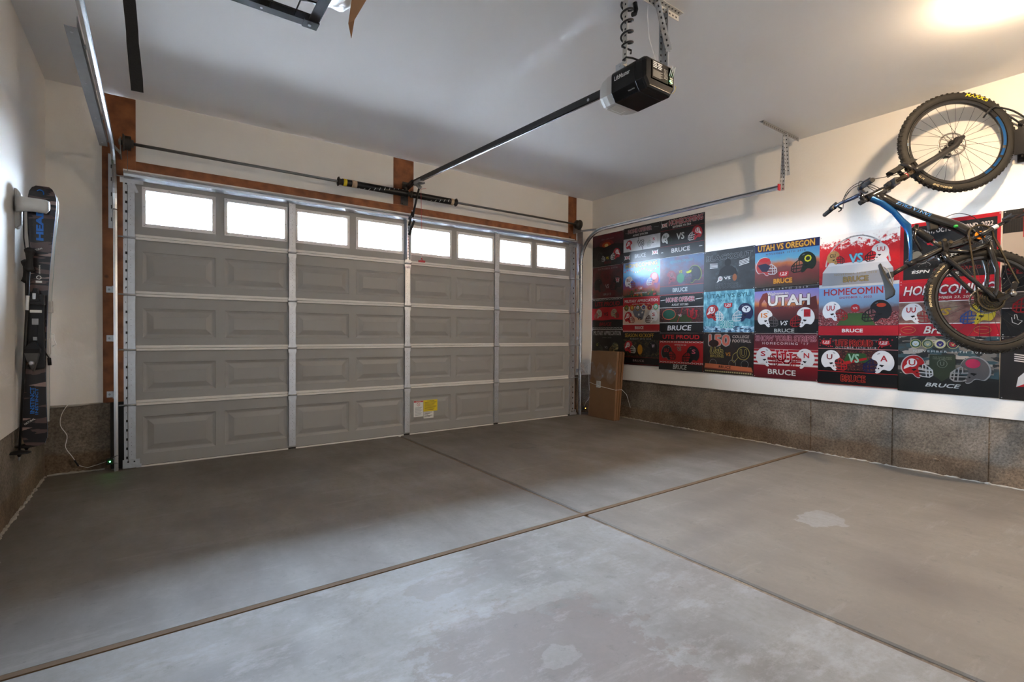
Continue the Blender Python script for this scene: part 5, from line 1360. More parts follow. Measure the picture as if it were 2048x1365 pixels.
    def seal(s, cx, cy, r, c1, c2, c3=GLD):
        s.disc(cx, cy, r, c3); s.disc(cx, cy, r*.9, c1); s.disc(cx, cy, r*.62, c2); s.poly([(cx-.3*r, cy+.2*r), (cx, cy-.1*r), (cx+.3*r, cy+.2*r), (cx+.12*r, cy-.35*r), (cx-.12*r, cy-.35*r)], c3); return s
    def done(s):
        o = s.b.build(s.name, s.mats, None, fixn=False); return tag(o, s.label, 'sign', 'printed football signs covering the right wall')
CY = [5.10, 4.528, 3.936, 3.331, 2.741, 2.124, 1.505, .889]      # left edge of each column
CW = [(CY[i]-CY[i+1])/U_-.02 for i in range(7)]+[24]
def col(i): return CY[i]
crowd = art('print_crowd_red', [(60, 20, 24), (140, 30, 40), (170, 150, 150)], [.2, .6, .95], 90, kind='vor')
crowdg = art('print_crowd_dark', [(24, 14, 14), (90, 24, 28), (120, 90, 60)], [.3, .75, .98], 70, kind='vor')
# column 1 ---------------------------------------------------------------
w = CW[0]
s = Sign(col(0), 2.492, art('print_sunset', [(8, 6, 8), (30, 10, 12), (90, 20, 40), (30, 12, 22)], [.3, .5, .72, .95], 2.5, 3, grad=.55), 'sunset sign, top one in column nearest the garage door', w, 17.5)
s.disc(w*.46, 11.6, 5.4, art('print_glow_a', [(90, 18, 20), (120, 30, 30)], [.3, .7]), 2.6); s.disc(w*.46, 11.4, 3.2, (200, 80, 30), 1.6); s.disc(w*.46, 11.2, 1.4, (250, 210, 130), .9); s.poly([(0, 10.8), (w*.2, 11.4), (w*.4, 10.2), (w*.5, 10.6), (w*.7, 11.6), (w, 10.6), (w, 5), (0, 5)], (16, 10, 11))
s.text('MILITARY GAME', w*.55, 16.6, 16, 1.1, (120, 18, 26)); s.text('SALT LAKE CITY', w*.5, 14.6, 9, .6, (170, 150, 150), 0, space=1.2)
s.helm(6.5, 5.2, 3.4, 1, BLK, (190, 190, 195), edge=(60, 50, 50)); s.helm(17, 5.8, 3.8, -1, RED, WHT, 'U', RED, WHT); s.text('VS', 11.2, 4.2, 1.8, 1.4, (220, 200, 40), .04); s.text('BRUCE', 11.5, 1.9, 5, 1.3, DRD); s.done()
s = Sign(col(0), 2.046, art('print_darkred', [(10, 7, 9), (90, 10, 14), (24, 12, 14)], [.35, .58, .75], 2.2, 3), 'dark red and black sign, second from top in column nearest the garage door', w, 17.3)
s.text('OCTOBER 24TH', w*.5, 16, 14, .8, (150, 140, 140), 0, space=1.2); s.helm(5.6, 7.2, 4.6, 1, (18, 20, 28), (60, 60, 66), edge=(60, 40, 44)); s.helm(17.4, 7.6, 4.6, -1, (16, 17, 20), (40, 40, 44), '"', WHT, edge=(70, 50, 54)); s.uu(17.4+1.3, 9.4, 1.9, RED, WHT)
s.text('VS', 11.2, 6.4, 2.6, 2.2, (200, 190, 190), 0); s.text('BRUCE', 11.5, 2, 5.4, 1.2, (150, 150, 150), 0, space=1.1); s.done()
s = Sign(col(0), 1.603, BLK, 'sign with ragged red band across black, in column nearest the garage door', w, 16.8)
s.chainrow(16.2); s.text('UTE PROUD', w*.5, 13.8, 18, 2.2, (160, 18, 30), .03, .15)
s.poly([(0, 11.6), (4, 11.4), (8, 12.2), (13, 11.9), (w, 12.4), (w, 5.0), (15, 5.3), (8, 4.8), (0, 5.2)], RED)
s.helm(4.6, 8.5, 3.2, -1, (200, 190, 175), (150, 140, 130), 'U', (70, 60, 50)); s.helm(17.2, 8.5, 3.2, 1, (170, 150, 120), (60, 60, 50), 'C', (60, 30, 70)); s.text('VS', 10.6, 8.2, 3.2, 1.8, (50, 8, 12), .05)
s.text('BRUCE', w*.45, 2.8, 9, 1.7, (150, 14, 24), .03, .2); s.chainrow(.7); s.done()
s = Sign(col(0), 1.172, (26, 25, 22), 'dark sign with camouflage helmets, right behind top of the cardboard box', w, 17.6)
s.text('MILITARY APPRECIATION', w*.5, 15.8, 20, 2.4, (185, 180, 180), .01); s.text('November 12th 2021', w*.5, 13.4, 6.5, .8, (120, 115, 112), 0)
cam_ = art('print_camo_helmet', [(30, 34, 18), (90, 86, 46), (150, 130, 80)], [.38, .52, .62], 9)
s.helm(5.2, 8.4, 3.4, 1, (28, 34, 22), (60, 64, 50), 'O', (150, 150, 60)); s.helm(16.5, 8.2, 3.5, -1, cam_, (120, 100, 60)); s.text('VS', 10.8, 8, 2.2, 1.2, (140, 140, 140)); s.rect(0, 4, w, 4.15, (80, 70, 60)); s.text('BRUCE', w*.5, 2.2, 6, 1.4, (120, 118, 112)); s.done()
# column 2 ---------------------------------------------------------------
w = CW[1]
s = Sign(col(1), 2.503, BLK, 'sign reading HOME OPENER August 29th 2024 with white middle band', w, 18)
s.text('HOME OPENER', w*.45, 15.9, 15, 1.9, (120, 18, 34), .03, out=(190, 170, 172)); s.text('AUGUST 29TH 2024', w*.47, 13.6, 9.5, .9, WHT, .03); s.line([(1, 15.4), (3.4, 15.4)], .18, GRY); s.line([(19.6, 15.9), (22.4, 15.9)], .18, GRY)
s.rect(0, 5.6, w, 12.4, (205, 205, 208)); s.helm(4.6, 9, 3.3, 1, RED, (190, 190, 190), 'U', RED, WHT); s.helm(18.4, 9.2, 3.4, -1, (222, 222, 224), (160, 170, 165), 'S', (200, 60, 90)); s.text('VS', 11.4, 9, 3.8, 2.8, (205, 205, 208), .03, out=BLK, ow=.08)
s.line([(10, 12.4), (10.2, 10.6)], .3, BLK); s.line([(12.3, 7), (12.9, 5.6)], .35, BLK); s.rect(0, 0, w, 5.4, (44, 46, 50)); s.text('BRUCE', 11.2, 2.9, 7, 2.0, (190, 190, 190), .01); s.xii(2.6, 2.7, 3.8, 2.6); s.xii(20.4, 3.3, 3.8, 2.6); s.done()
s = Sign(col(1), 2.044, art('print_blue_field', [(20, 60, 30), (160, 60, 40), (30, 80, 190), (70, 170, 235), (60, 90, 160)], [.16, .3, .44, .62, .9], 5, 3, grad=.75), 'bright blue sign with garlands and pale title, glare patch on it', w, 17.8)
s.text('HOMECOMING', w*.5, 16.2, 20, 2.0, (190, 170, 90), .04, out=(90, 80, 90))
random.seed(2)
for i in range(16): s.disc(1.2+i*1.4, 13.3+.8*math.sin(i*.9), .34, random.choice([(220, 60, 60), (230, 170, 60), (240, 240, 240), (220, 90, 150)]), n=8)
s.helm(4.8, 7.8, 3.9, 1, (228, 228, 230), (130, 40, 36), 'BU', (120, 30, 40)); s.helm(19, 8.4, 4.1, -1, (190, 90, 96), (205, 205, 205), None); s.disc(20.2, 9.6, 1.7, (210, 150, 150)); s.text('VS', 11.6, 8.8, 4, 1.8, (60, 110, 190), .03)
s.b125(11.6, 4.2, 3.4)
for i in range(26): s.disc(random.uniform(3, 21), random.uniform(.6, 3.6), random.uniform(.3, .7), random.choice([(170, 40, 30), (190, 110, 40), (90, 30, 24), (50, 90, 40)]), n=7)
s.text('NOVEMBER 10TH 2022', w*.5, 1.9, 8, .6, WHT, .02); s.done()
s = Sign(col(1), 1.592, (176, 20, 34), 'red sign reading MILITARY APPRECIATION with six round seals', w, 17.6)
s.text('MILITARY APPRECIATION', w*.5, 15.6, 21, 1.4, WHT, .03, space=1.05); s.text('SATURDAY, NOVEMBER 11, 2023', w*.5, 14.0, 11, .6, WHT, .01)
s.rect(0, 3.9, w, 12.6, art('print_flag', [(176, 180, 190), (205, 196, 184), (196, 150, 120)], [.3, .5, .75], 2.4, 2)); s.rect(0, 12.6, w, 12.85, WHT); s.rect(0, 3.5, w, 3.9, WHT); s.poly([(6, 11.5), (8, 7.5), (13, 6), (15, 12), (11, 12.6)], (110, 116, 132))
for x_, y_ in ((10.6, 8.6), (12.8, 9.6), (14.4, 7.2), (15.0, 11)): s.poly([(x_+.8*math.cos(PI/2+k*PI/5)*(1 if k % 2 == 0 else .42), y_+.8*math.sin(PI/2+k*PI/5)*(1 if k % 2 == 0 else .42)) for k in range(10)], WHT)
for i, (a, b_) in enumerate((((40, 60, 30), (120, 110, 50)), ((150, 30, 30), (200, 160, 60)), ((50, 60, 50), (210, 210, 220)), ((210, 210, 215), (30, 70, 150)), ((160, 30, 50), (120, 30, 60)), ((60, 140, 100), (170, 200, 190)))): s.seal(2.4+i*3.75, 12.2, 1.6, a, b_)
s.helm(4.6, 7.2, 3.8, 1, RED, DRD, 'U', RED, WHT); s.helm(18.6, 7.4, 4.1, -1, (232, 232, 232), (60, 20, 24), 'S', RED); s.text('VS', 11.2, 6.6, 2.8, 1.5, BLK, .03)
s.text('BRUCE', w*.47, 1.9, 5.4, 1.4, WHT, .04, space=1.1); s.rect(1, .5, w-1, .62, (220, 160, 160)); s.done()
s = Sign(col(1), 1.140, art('print_night_stadium', [(6, 6, 7), (26, 22, 16), (70, 60, 30)], [.35, .6, .85], 30, kind='vor'), 'dark sign reading SEASON KICKOFF in gold letters', w, 16.9)
s.rect(0, 13, w, 16.9, BLK); s.text('SEASON KICKOFF', w*.46, 15.2, 18.5, 1.9, GLD, .01); s.text('AUGUST 30TH 2018', w*.5, 13.4, 13.5, .7, (200, 200, 200), 0, space=1.4)
s.helm(5, 9.2, 4.2, 1, RED, (200, 200, 190), 'U', RED, WHT); s.helm(18.4, 8.8, 4.4, -1, (20, 20, 22), (44, 46, 48), 'W', (190, 180, 200), edge=(60, 60, 60)); s.disc(11.6, 8, 1.6, (190, 130, 30), 2.6); s.rect(0, 0, w, 3.7, BLK); s.line([(0, 4.1), (w, 4.1)], .16, (130, 22, 26)); s.line([(0, .5), (w, .5)], .16, (130, 22, 26)); s.text('BRUCE', 10.6, 2.3, 7, 1.1, (190, 170, 170), 0, space=1.2); s.done()
# column 3 ---------------------------------------------------------------
w = CW[2]
s = Sign(col(2), 2.500, BLK, 'sign reading HOMECOMING September 7th 2024, top of third column', w, 18)
s.text('HOMECOMING', 14, 16.2, 18, 2.4, (140, 16, 36), .03, out=(200, 180, 182)); s.xii(2.3, 15.6, 3.6, 2.7); s.text('SEPTEMBER 7TH 2024', w*.5, 14.0, 10, .9, WHT, .03)
s.rect(0, 12.9, w, 13.05, (150, 40, 50)); s.rect(0, 5.3, w, 5.45, (150, 40, 50)); s.rect(0, 0, w, 5.3, (38, 40, 44))
s.helm(3.8, 9.2, 3.4, 1, (215, 218, 218), (30, 50, 36), 'BU', (30, 60, 40)); s.helm(19.2, 9.4, 4.1, -1, RED, (205, 205, 205), 'U', RED, WHT); s.text('VS', 11.4, 9.2, 4.2, 3.0, (205, 205, 205), .04)
s.text('BRUCE', 11.6, 2.9, 10, 2.0, (210, 205, 205), .04); s.rect(.6, 2.4, 1.8, 2.7, WHT); s.rect(21.4, 3.0, 23, 3.3, WHT); s.done()
s = Sign(col(2), 2.042, art('print_blue_smoke', [(30, 22, 44), (90, 44, 70), (60, 90, 130), (40, 60, 110)], [.3, .48, .66, .9], 3, 4, grad=.3), 'hazy purple blue sign with helmet pair and green blur', w, 18)
s.text('SEASON OPENER', w*.5, 15.6, 12.5, 1.1, (60, 130, 150), .01, .2); s.disc(11.7, 7.6, 2.1, (60, 130, 100), 2.3); s.helm(5.6, 8.4, 4.1, -1, (140, 60, 76), (100, 60, 80), 'U', (60, 30, 40), (150, 100, 110)); s.helm(18, 8.8, 4.9, -1, (32, 36, 50), (60, 66, 84), None, edge=(120, 140, 60)); s.poly([(14.5, 10.2), (17.6, 11), (17.4, 9.8), (15.4, 9.4)], (190, 200, 40)); s.text('VS', 11.7, 10.6, 1.8, 1.2, (220, 220, 60))
s.rect(0, 0, w, 4.1, (70, 76, 90)); s.rect(0, 4.1, w, 4.35, (170, 70, 70)); s.text('BRUCE', w*.48, 2.2, 8, 1.9, (190, 200, 205), .03); s.rect(0, 0, w, .25, (180, 70, 70)); s.done()
s = Sign(col(2), 1.586, BLK, 'black sign reading HOME OPENER August 31st 2023 above a stadium strip', w, 18)
s.text('HOME OPENER', w*.48, 15.7, 15.5, 2.0, (150, 18, 48), .03, .1, out=(215, 200, 205)); s.line([(.6, 15.6), (3.4, 15.8)], .24, WHT); s.line([(19.8, 15.4), (23.2, 15.7)], .24, WHT); s.text('AUGUST 31ST 2023', w*.48, 13.3, 9, .9, WHT, .03)
s.rect(0, 4.9, w, 11.9, crowdg); s.rect(6, 5.2, 18, 8.2, (50, 66, 30)); s.rect(0, 11.9, w, 12.15, WHT); s.rect(0, 4.7, w, 4.95, WHT)
s.disc(5.4, 8.8, 3.9, (200, 100, 70), 2.6); s.disc(5.4, 8.8, 3.6, (24, 84, 66), 2.3); s.uu(18, 8.8, 4.2, (170, 20, 36), None); s.text('VS', 11.6, 8.2, 1.6, 1.1, WHT, .03); s.line([(12.8, 12), (12.2, 9.4), (11.2, 7.2), (10.2, 5)], .3, (170, 20, 30))
s.text('BRUCE', w*.47, 2.3, 13, 2.3, (225, 225, 228), .05, .1); s.done()
s = Sign(col(2), 1.128, (172, 26, 28), 'red and black sign reading UTE PROUD with two dark helmets', w, 17.6)
s.rect(0, 13.9, w, 17.6, BLK); s.text('UTE PROUD', w*.5, 15.8, 20, 1.9, (200, 34, 36), .05); s.chainrow(13.4); s.text('SEPTEMBER 3RD 2022', w*.5, 12.0, 6.4, .5, WHT, .02)
s.helm(5.6, 8.2, 4.4, 1, (26, 28, 30), (20, 12, 12), 'UU', (190, 30, 36), edge=(90, 120, 120)); s.helm(17.6, 7.8, 5.0, -1, (20, 24, 30), (16, 16, 20), 'S', (210, 90, 110)); s.text('VS', 11.4, 10.2, 2.0, 1.8, (30, 10, 10), .02, out=(190, 150, 140))
s.chainrow(3.7); s.rect(0, 0, w, 3.1, (34, 36, 38)); s.text('BRUCE', w*.5, 1.7, 7.6, 2.2, (200, 205, 205), .03, .2); s.done()
# column 4 ---------------------------------------------------------------
w = CW[3]
s = Sign(col(3), 2.042, art('print_smoke', [(20, 22, 25), (36, 40, 46), (70, 78, 88)], [.35, .55, .8], 3, 4), 'dark grey smoky sign reading BLACKOUT', w, 17.8)
s.text('BLACKOUT', w*.5, 14.6, 21, 2.2, (26, 28, 31), .02, .1, out=(110, 114, 118), ow=.055)
for i in range(4): s.line([(3, 12.2-i*.62), (6.6, 11.9-i*.55)], .3, (215, 215, 215)); s.line([(16.6, 12-i*.6), (20.8, 12.9-i*.62)], .3, (215, 215, 215))
s.disc(11.4, 12, 1.5, (14, 15, 17), 1.7); s.poly([(6.8, 6.5), (8, 9.4), (10, 10.6), (13, 10.6), (15, 9.2), (16, 6.5)], (20, 22, 26))
s.disc(8.0, 5.3, 1.1, (205, 205, 205)); s.text('U', 8.0, 5.3, .8, .9, RED, .04); s.poly([(7.2, 5.4), (6.2, 3.6), (7.4, 4.2)], WHT); s.text('VS', 11.2, 5.4, 2.9, 1.2, WHT, .05); s.disc(14.6, 5.4, 1.0, (150, 84, 40), 1.5); s.text('BRUCE', 11, 2.1, 10, 1.9, (34, 37, 41), .0, out=(90, 95, 100), ow=.05); s.done()
s = Sign(col(3), 1.592, art('print_ice', [(30, 90, 110), (80, 150, 170), (150, 205, 215)], [.3, .5, .75], 4, 4, stretch=(1, 3, 1)), 'icy turquoise sign with red and navy helmets and round badge', w, 18)
s.rect(0, 0, w, 2.6, art('print_ice_cubes', [(30, 60, 90), (110, 160, 190), (190, 215, 225)], [.2, .55, .9], 22, kind='vor')); s.text('UTAH VS BYU', w*.5, 15.9, 20, 1.8, (20, 90, 105), .03); s.text('NOVEMBER 24TH 2018', w*.5, 13.7, 14, .8, (30, 90, 110), .01, space=1.3)
s.helm(5.5, 8.6, 4.6, 1, (160, 28, 32), (215, 215, 215), 'U', RED, WHT, lsz=1.1); s.helm(18.3, 8.4, 5.0, -1, (26, 32, 74), (205, 210, 215), 'Y', (26, 32, 74), None, lsz=1.2)
s.disc(18.3+1.6, 8.4+1.3, 1.9, (225, 228, 232), 1.4); s.text('Y', 18.3+1.6, 9.7, 2.0, 1.8, (26, 32, 74), .05); s.b125(11.8, 11.6, 3.8); s.text('BRUCE', w*.48, 3.4, 5.8, 3.0, (30, 150, 160), .02, out=(190, 225, 225)); s.done()
s = Sign(col(3), 1.134, art('print_dark_leather', [(18, 12, 10), (40, 24, 18)], [.4, .7], 3), 'brown black sign reading COLLEGE FOOTBALL with large 150 numerals', w, 17.9)
s.text('150', 7.8, 14.6, 9.6, 4.6, (190, 100, 80), .06, out=(150, 150, 145)); s.disc(5.2, 13.2, 2.4, (40, 18, 14), 1.6); s.text('COLLEGE', 17.6, 16.2, 7.4, 1.2, (190, 170, 160), .03, .1); s.text('FOOTBALL', 18, 14.4, 8.2, 1.2, (190, 170, 160), .03, .1)
s.text('Ucla', 6.6, 10.0, 6, 2.8, (30, 20, 14), .03, .2, out=(190, 170, 90), ow=.03); s.text('BRUINS', 6.8, 7.6, 6.4, 1.1, (150, 130, 60), .03); s.text('VS', 12, 8.6, 2.2, 1.5, (190, 120, 30), .03)
s.ring(18.8, 9.2, 2.7, .28, (170, 150, 80)); s.text('U', 18.8, 9.2, 2.4, 3.0, (30, 20, 14), .04, out=(170, 150, 80), ow=.03); s.line([(16.4, 10), (14.4, 8.6), (13.8, 6), (14.8, 5.2), (16.6, 7.4)], .22, (170, 150, 80))
for x_ in (5, 14, 19.5): s.ring(x_, 4.6, 1.6, .12, (150, 150, 150))
s.poly([(.8, 2.4), (1.2, 4.3), (22.4, 3.4), (23, 1.7)], (200, 110, 70)); s.poly([(.9, 1.9), (.8, 2.4), (23, 1.7), (23, 1.2)], (120, 60, 50)); s.text('BRUCE', 10.6, 3.0, 5.6, 1.1, (50, 20, 20), .04, rot=-.04)
for i in range(22): s.rect(1.2+i*.98, .7-.01*i, 1.9+i*.98, 1.3-.01*i, (190, 180, 130))
s.done()
# column 5 ---------------------------------------------------------------
w = CW[4]
s = Sign(col(4), 2.034, art('print_canyon', [(60, 44, 30), (110, 40, 40), (120, 60, 60), (190, 110, 60), (90, 160, 190), (30, 90, 160)], [.14, .32, .44, .52, .60, .9], 3.5, 5, grad=.8), 'sign reading UTAH VS OREGON in gold letters over desert sky', w, 17.6)
s.rect(0, 14.4, w, 17.6, NVY); s.text('UTAH VS OREGON', w*.49, 16.0, 21.5, 2.3, (214, 160, 60), .04, out=(90, 50, 20)); s.text('NOVEMBER 10TH 2018', w*.49, 13.4, 15, .7, (90, 50, 40), .02, space=1.5)
s.helm(4.8, 8.6, 4.6, 1, (176, 60, 60), (190, 190, 195), None, edge=(200, 190, 190)); s.poly([(1, 9.4), (4.4, 9.8), (6.4, 8.6), (5, 6.4), (3, 6.6)], (44, 44, 70)); s.helm(18.8, 8.8, 5.0, -1, (18, 34, 26), (14, 26, 20), 'O', (200, 200, 40), lsz=1.3); s.disc(3.9, 11.2, 2.2, (190, 34, 38), .9)
s.b125(11.5, 4.9, 4.0); s.text('BRUCE', 11.2, 2.4, 7, 1.8, (214, 150, 40), .06, out=(110, 60, 30)); s.rect(0, 0, w, .3, BLK); s.done()
s = Sign(col(4), 1.586, BLK, 'desert sign reading Welcome to UTAH with white helmets', w, 18)
s.rect(0, 5.2, w, 18, art('print_desert', [(70, 26, 28), (110, 36, 32), (200, 120, 60), (150, 130, 180), (84, 96, 170)], [.36, .55, .62, .74, .95], 3, 4, grad=.85)); s.rect(0, 16.9, w, 18, (40, 38, 44)); s.text('SEPT 14TH 2019', 12, 17.5, 17, .7, (190, 190, 190), .0, space=1.6)
s.poly([(1.6, 8), (2, 13), (3.4, 15.8), (5, 16.2), (6.4, 14), (6.6, 8), (5.2, 8), (5, 12), (4, 13.4), (3, 12), (2.8, 8)], (120, 44, 38)); s.poly([(19, 11), (20, 13), (23.5, 14), (24, 9), (18, 9)], (90, 34, 30))
s.text('Welcome to', 9.4, 15.6, 8, 1.4, (220, 215, 190), .01, .3); s.text('UTAH', 13.4, 12.8, 15.4, 3.9, (225, 222, 215), .07, out=(60, 20, 24), ow=.03); s.text('LIFE ELEVATED', 12.4, 10.0, 11, .7, (60, 50, 90), .02, space=1.2)
s.helm(5.6, 5.9, 4.6, 1, (226, 224, 222), (90, 84, 84), 'IS', (220, 120, 30)); s.helm(18.6, 6.0, 4.9, -1, (228, 226, 224), (150, 20, 26), None); s.rect(19.2, 6.2, 21.6, 9.0, RED); s.text('UU', 20.4, 7.3, 1.4, 1.0, DRD)
s.text('VS', 12.0, 3.9, 2.8, 1.7, WHT, .03, .3); s.text('BRUCE', 12, .95, 7.6, 1.4, (190, 190, 185), .05); s.done()
s = Sign(col(4), 1.126, art('print_red_fade', [(90, 8, 22), (150, 12, 26), (110, 8, 26), (60, 6, 20)], [.1, .45, .7, .92], 1.5, 2, grad=.9), 'dark red sign reading SHOW YOUR STRIPES with striped band', w, 17.8)
s.text('SHOW YOUR STRIPES', w*.5, 15.9, 23, 2.1, (84, 8, 24), .0, out=(190, 130, 140), ow=.05); s.text("HOMECOMING '17", w*.5, 13.9, 17.5, 1.0, (205, 190, 190), .02, space=1.5)
s.rect(0, 5.2, w, 11.6, (205, 196, 192))
for i in range(4): s.rect(0, 5.9+i*1.6, w, 6.7+i*1.6, (160, 16, 30))
s.helm(5.4, 8.4, 4.9, 1, (214, 214, 216), (120, 18, 24), 'S', RED); s.helm(18.8, 8.2, 4.9, -1, (214, 214, 216), (150, 22, 26), 'N', RED); s.uu(12.1, 8.6, 4.6, (170, 16, 34), WHT)
s.text('BRUCE', w*.46, 2.6, 10.6, 2.0, (222, 222, 215), .04, rot=-.01); s.done()
# column 6 ---------------------------------------------------------------
w = CW[5]
s = Sign(col(5), 2.026, art('print_snow_red', [(150, 8, 18), (205, 16, 26), (215, 30, 36), (228, 220, 212)], [.30, .50, .655, .70], 16, 6, grad=.55), 'red speckled sign with a large glass snow globe picture', w, 19.0)
s.rect(0, 0, w, 1.2, (196, 198, 202))
G = [(12+9.8*math.cos(a), 7.2+10.6*math.sin(a)) for a in [math.radians(4+172*i/28) for i in range(29)]]
s.line(G, .5, (205, 200, 200)); s.poly([(2.2, 7.0), (3.4, 9.2), (8, 8.6), (16, 8.8), (20.6, 9.4), (21.8, 7.0)], (222, 222, 224))
s.helm(5.4, 10.8, 3.2, 1, (190, 150, 90), (70, 60, 60), 'CU', (60, 50, 40)); s.helm(18, 11.2, 3.9, -1, (226, 222, 220), (50, 40, 44), 'UU', RED); s.text('VS', 11.8, 10.0, 4.0, 3.0, (110, 190, 215), .05, out=(40, 90, 120), ow=.02)
s.poly([(1.0, .8), (1.2, 5.6), (2.6, 7.6), (21.4, 7.6), (22.8, 5.6), (23, .8)], (150, 152, 158)); s.poly([(1.1, 5.6), (2.6, 7.8), (21.4, 7.8), (22.7, 5.6), (12, 4.8)], (205, 206, 210)); s.text('NOVEMBER 24TH 2018', 11.6, 4.6, 13, .7, (150, 130, 80), .01, space=1.3); s.text('BRUCE', 11.8, 2.7, 7.6, 1.8, (150, 130, 80), .04, out=(90, 80, 60), ow=.03); s.done()
s = Sign(col(5), 1.566, art('print_stadium_sky', [(70, 24, 34), (130, 50, 60), (110, 80, 80), (120, 150, 180), (100, 140, 190)], [.2, .38, .52, .6, .95], 6, 6, grad=.85), 'sign reading HOMECOMING October 1, 2022 with stadium picture', w, 18.0)
s.rect(0, 3.6, w, 8.2, crowd); s.poly([(6, 3.6), (18, 3.6), (15.4, 7.8), (8.6, 7.8)], (60, 90, 46)); s.text('HOMECOMING', w*.49, 15.6, 20.6, 2.3, (160, 30, 40), .03); s.text('OCTOBER 1, 2022', w*.48, 13.4, 10, .8, (160, 30, 40), .03, space=1.1)
s.helm(5.4, 8.7, 4.5, 1, (228, 228, 230), (150, 24, 34), 'UU', RED); s.helm(18.2, 8.4, 4.8, -1, (26, 28, 34), (22, 24, 28), None); s.disc(19.6, 10.4, 1.4, (190, 60, 30), .7); s.disc(11.8, 9.6, 1.4, (176, 30, 40)); s.text('VS', 11.8, 9.6, 1.5, .8, WHT, .03)
s.rect(0, 0, w, 3.4, (176, 22, 38)); s.text('BRUCE', w*.45, 1.7, 6.4, 1.2, WHT, .07); s.done()
s = Sign(col(5), 1.110, BLK, 'black sign reading UTE PROUD October with white helmets and badges', w, 17.6)
s.rect(0, 12.7, w, 12.95, (190, 120, 120)); s.text('UTE PROUD', w*.47, 14.9, 11.4, 2.2, (60, 8, 12), .02, out=(196, 44, 34), ow=.04); s.text('OCTOBER 13TH 2018', w*.49, 13.3, 12.5, .6, (205, 205, 205), .01, space=1.3)
random.seed(5)
for cx_ in (2.9, 20.6):
    for i in range(14): s.disc(cx_+random.uniform(-2.3, 2.3), 15+random.uniform(-1.8, 1.6), .22, (190, 30, 50), n=7)
    s.b125(cx_-.2, 15, 3.2)
s.line([(4.8, 15.9), (6.4, 15.9)], .14, GRY); s.line([(17, 16.0), (18.8, 16.0)], .14, GRY); s.rect(6, 5.2, 18.6, 12.4, crowdg); s.poly([(8.4, 8.2), (16.6, 8.2), (15, 11.4), (9.6, 11.4)], (46, 84, 40)); s.poly([(9, 8.4), (15.6, 10), (15.6, 9.2), (9.6, 7.4)], (180, 30, 34))
s.helm(5.4, 8.6, 4.7, 1, (228, 228, 230), (176, 30, 34), 'U', (120, 16, 30)); s.helm(19.0, 8.6, 5.0, -1, (228, 228, 230), (22, 28, 74), 'A', (170, 24, 40)); s.text('VS', 11.6, 9.6, 3.2, 2.9, (150, 190, 160), .05)
s.rect(0, 0, w, 4.5, BLK); s.rect(0, 4.5, w, 4.7, (190, 40, 40)); s.text('BRUCE', w*.47, 2.4, 7.4, 2.2, (50, 8, 12), .02, out=(196, 60, 44), ow=.04); s.rect(0, 0, w, .15, (160, 30, 34)); s.done()
# column 7 ---------------------------------------------------------------
w = CW[6]
s = Sign(col(6), 2.030, RED, 'black map sign with wide red border behind the bike frame', w, 19.2)
s.rect(1, 1.0, w-1, 18.0, (28, 30, 32)); s.text('SATURDAY, OCTOBER 22ND, 2022', w*.5, 16.0, 20.6, 1.6, (216, 200, 190), .03, .05, rot=.01)
rn = random.Random(4)
for k in range(9):
    x_, y_ = rn.uniform(3, 20), rn.uniform(6, 13); pts = [(x_, y_)]
    for _ in range(7): x_ += rn.uniform(-1.4, 1.6); y_ += rn.uniform(-1.0, 1.0); pts.append((min(22.5, max(1.4, x_)), y_))
    s.line(pts, .1, (150, 150, 150))
s.helm(8.4, 12.6, 1.6, 1, (180, 26, 40), (200, 200, 200)); s.helm(5, 8.4, 2.2, 1, (120, 118, 108), (90, 90, 90)); s.helm(14.2, 8.6, 2.4, 1, (170, 168, 160), (110, 110, 110), 'U', RED)
s.poly([(2+i*.5, 4.6+(1.3 if i % 2 else .2)) for i in range(40)]+[(22, 4.4), (2, 4.4)], (12, 12, 13)); s.text('ESPN', 5.6, 3.4, 4.6, .9, (216, 216, 216), .06, .2); s.text('COLLEGE GAMEDAY', 15.4, 3.6, 13, 1.0, (120, 24, 28), .02, space=1.1); s.text('BRUCE', 12, 1.9, 6, 1.2, (205, 205, 205), .03); s.rect(w-.2, 0, w, 19.2, (220, 210, 190)); s.done()
s = Sign(col(6), 1.545, (170, 20, 40), 'red sign reading HOMECOMING September 23, 2023 behind rear wheel', w, 17.2)
s.text('HOMECOMING', w*.5, 14.6, 22, 2.9, (216, 214, 220), .03, .25, out=(60, 20, 24), ow=.02); s.text('SEPTEMBER 23, 2023', w*.52, 12.0, 12, .9, (220, 215, 200), .02, .15)
s.rect(0, 4.0, w, 10.8, art('print_autumn_field', [(80, 40, 40), (130, 90, 80), (150, 130, 110), (90, 100, 130)], [.3, .48, .62, .85], 5, 5)); s.rect(0, 10.8, w, 11.05, WHT); s.rect(0, 3.8, w, 4.05, WHT)
s.helm(4.6, 7.3, 4.2, 1, (226, 226, 228), (150, 40, 44), 'UU', RED); s.helm(19.4, 7.0, 4.4, -1, (205, 180, 50), (30, 70, 140), 'B', (30, 70, 140)); s.text('VS', 11.2, 7.6, 4, 2.0, (190, 150, 40), .04, .25)
for cx_ in (2.6, 20.6): s.ring(cx_, 1.9, 1.9, .12, (200, 140, 80), 1.1); s.line([(cx_-1, 2), (cx_+1, 2)], .1, (200, 140, 80))
s.text('Bruce', 10.6, 1.9, 8, 2.3, (222, 216, 205), .03, .3); s.done()
camo_ = art('print_camo_grey', [(30, 32, 32), (60, 66, 66), (50, 76, 82), (120, 112, 104), (150, 140, 130)], [.2, .4, .55, .68, .8], 9, kind='cheb', stretch=(1, 1, 1.8), const=True)
s = Sign(col(6), 1.108, camo_, 'grey camouflage sign with red and silver helmets, below rear wheel', w, 18)
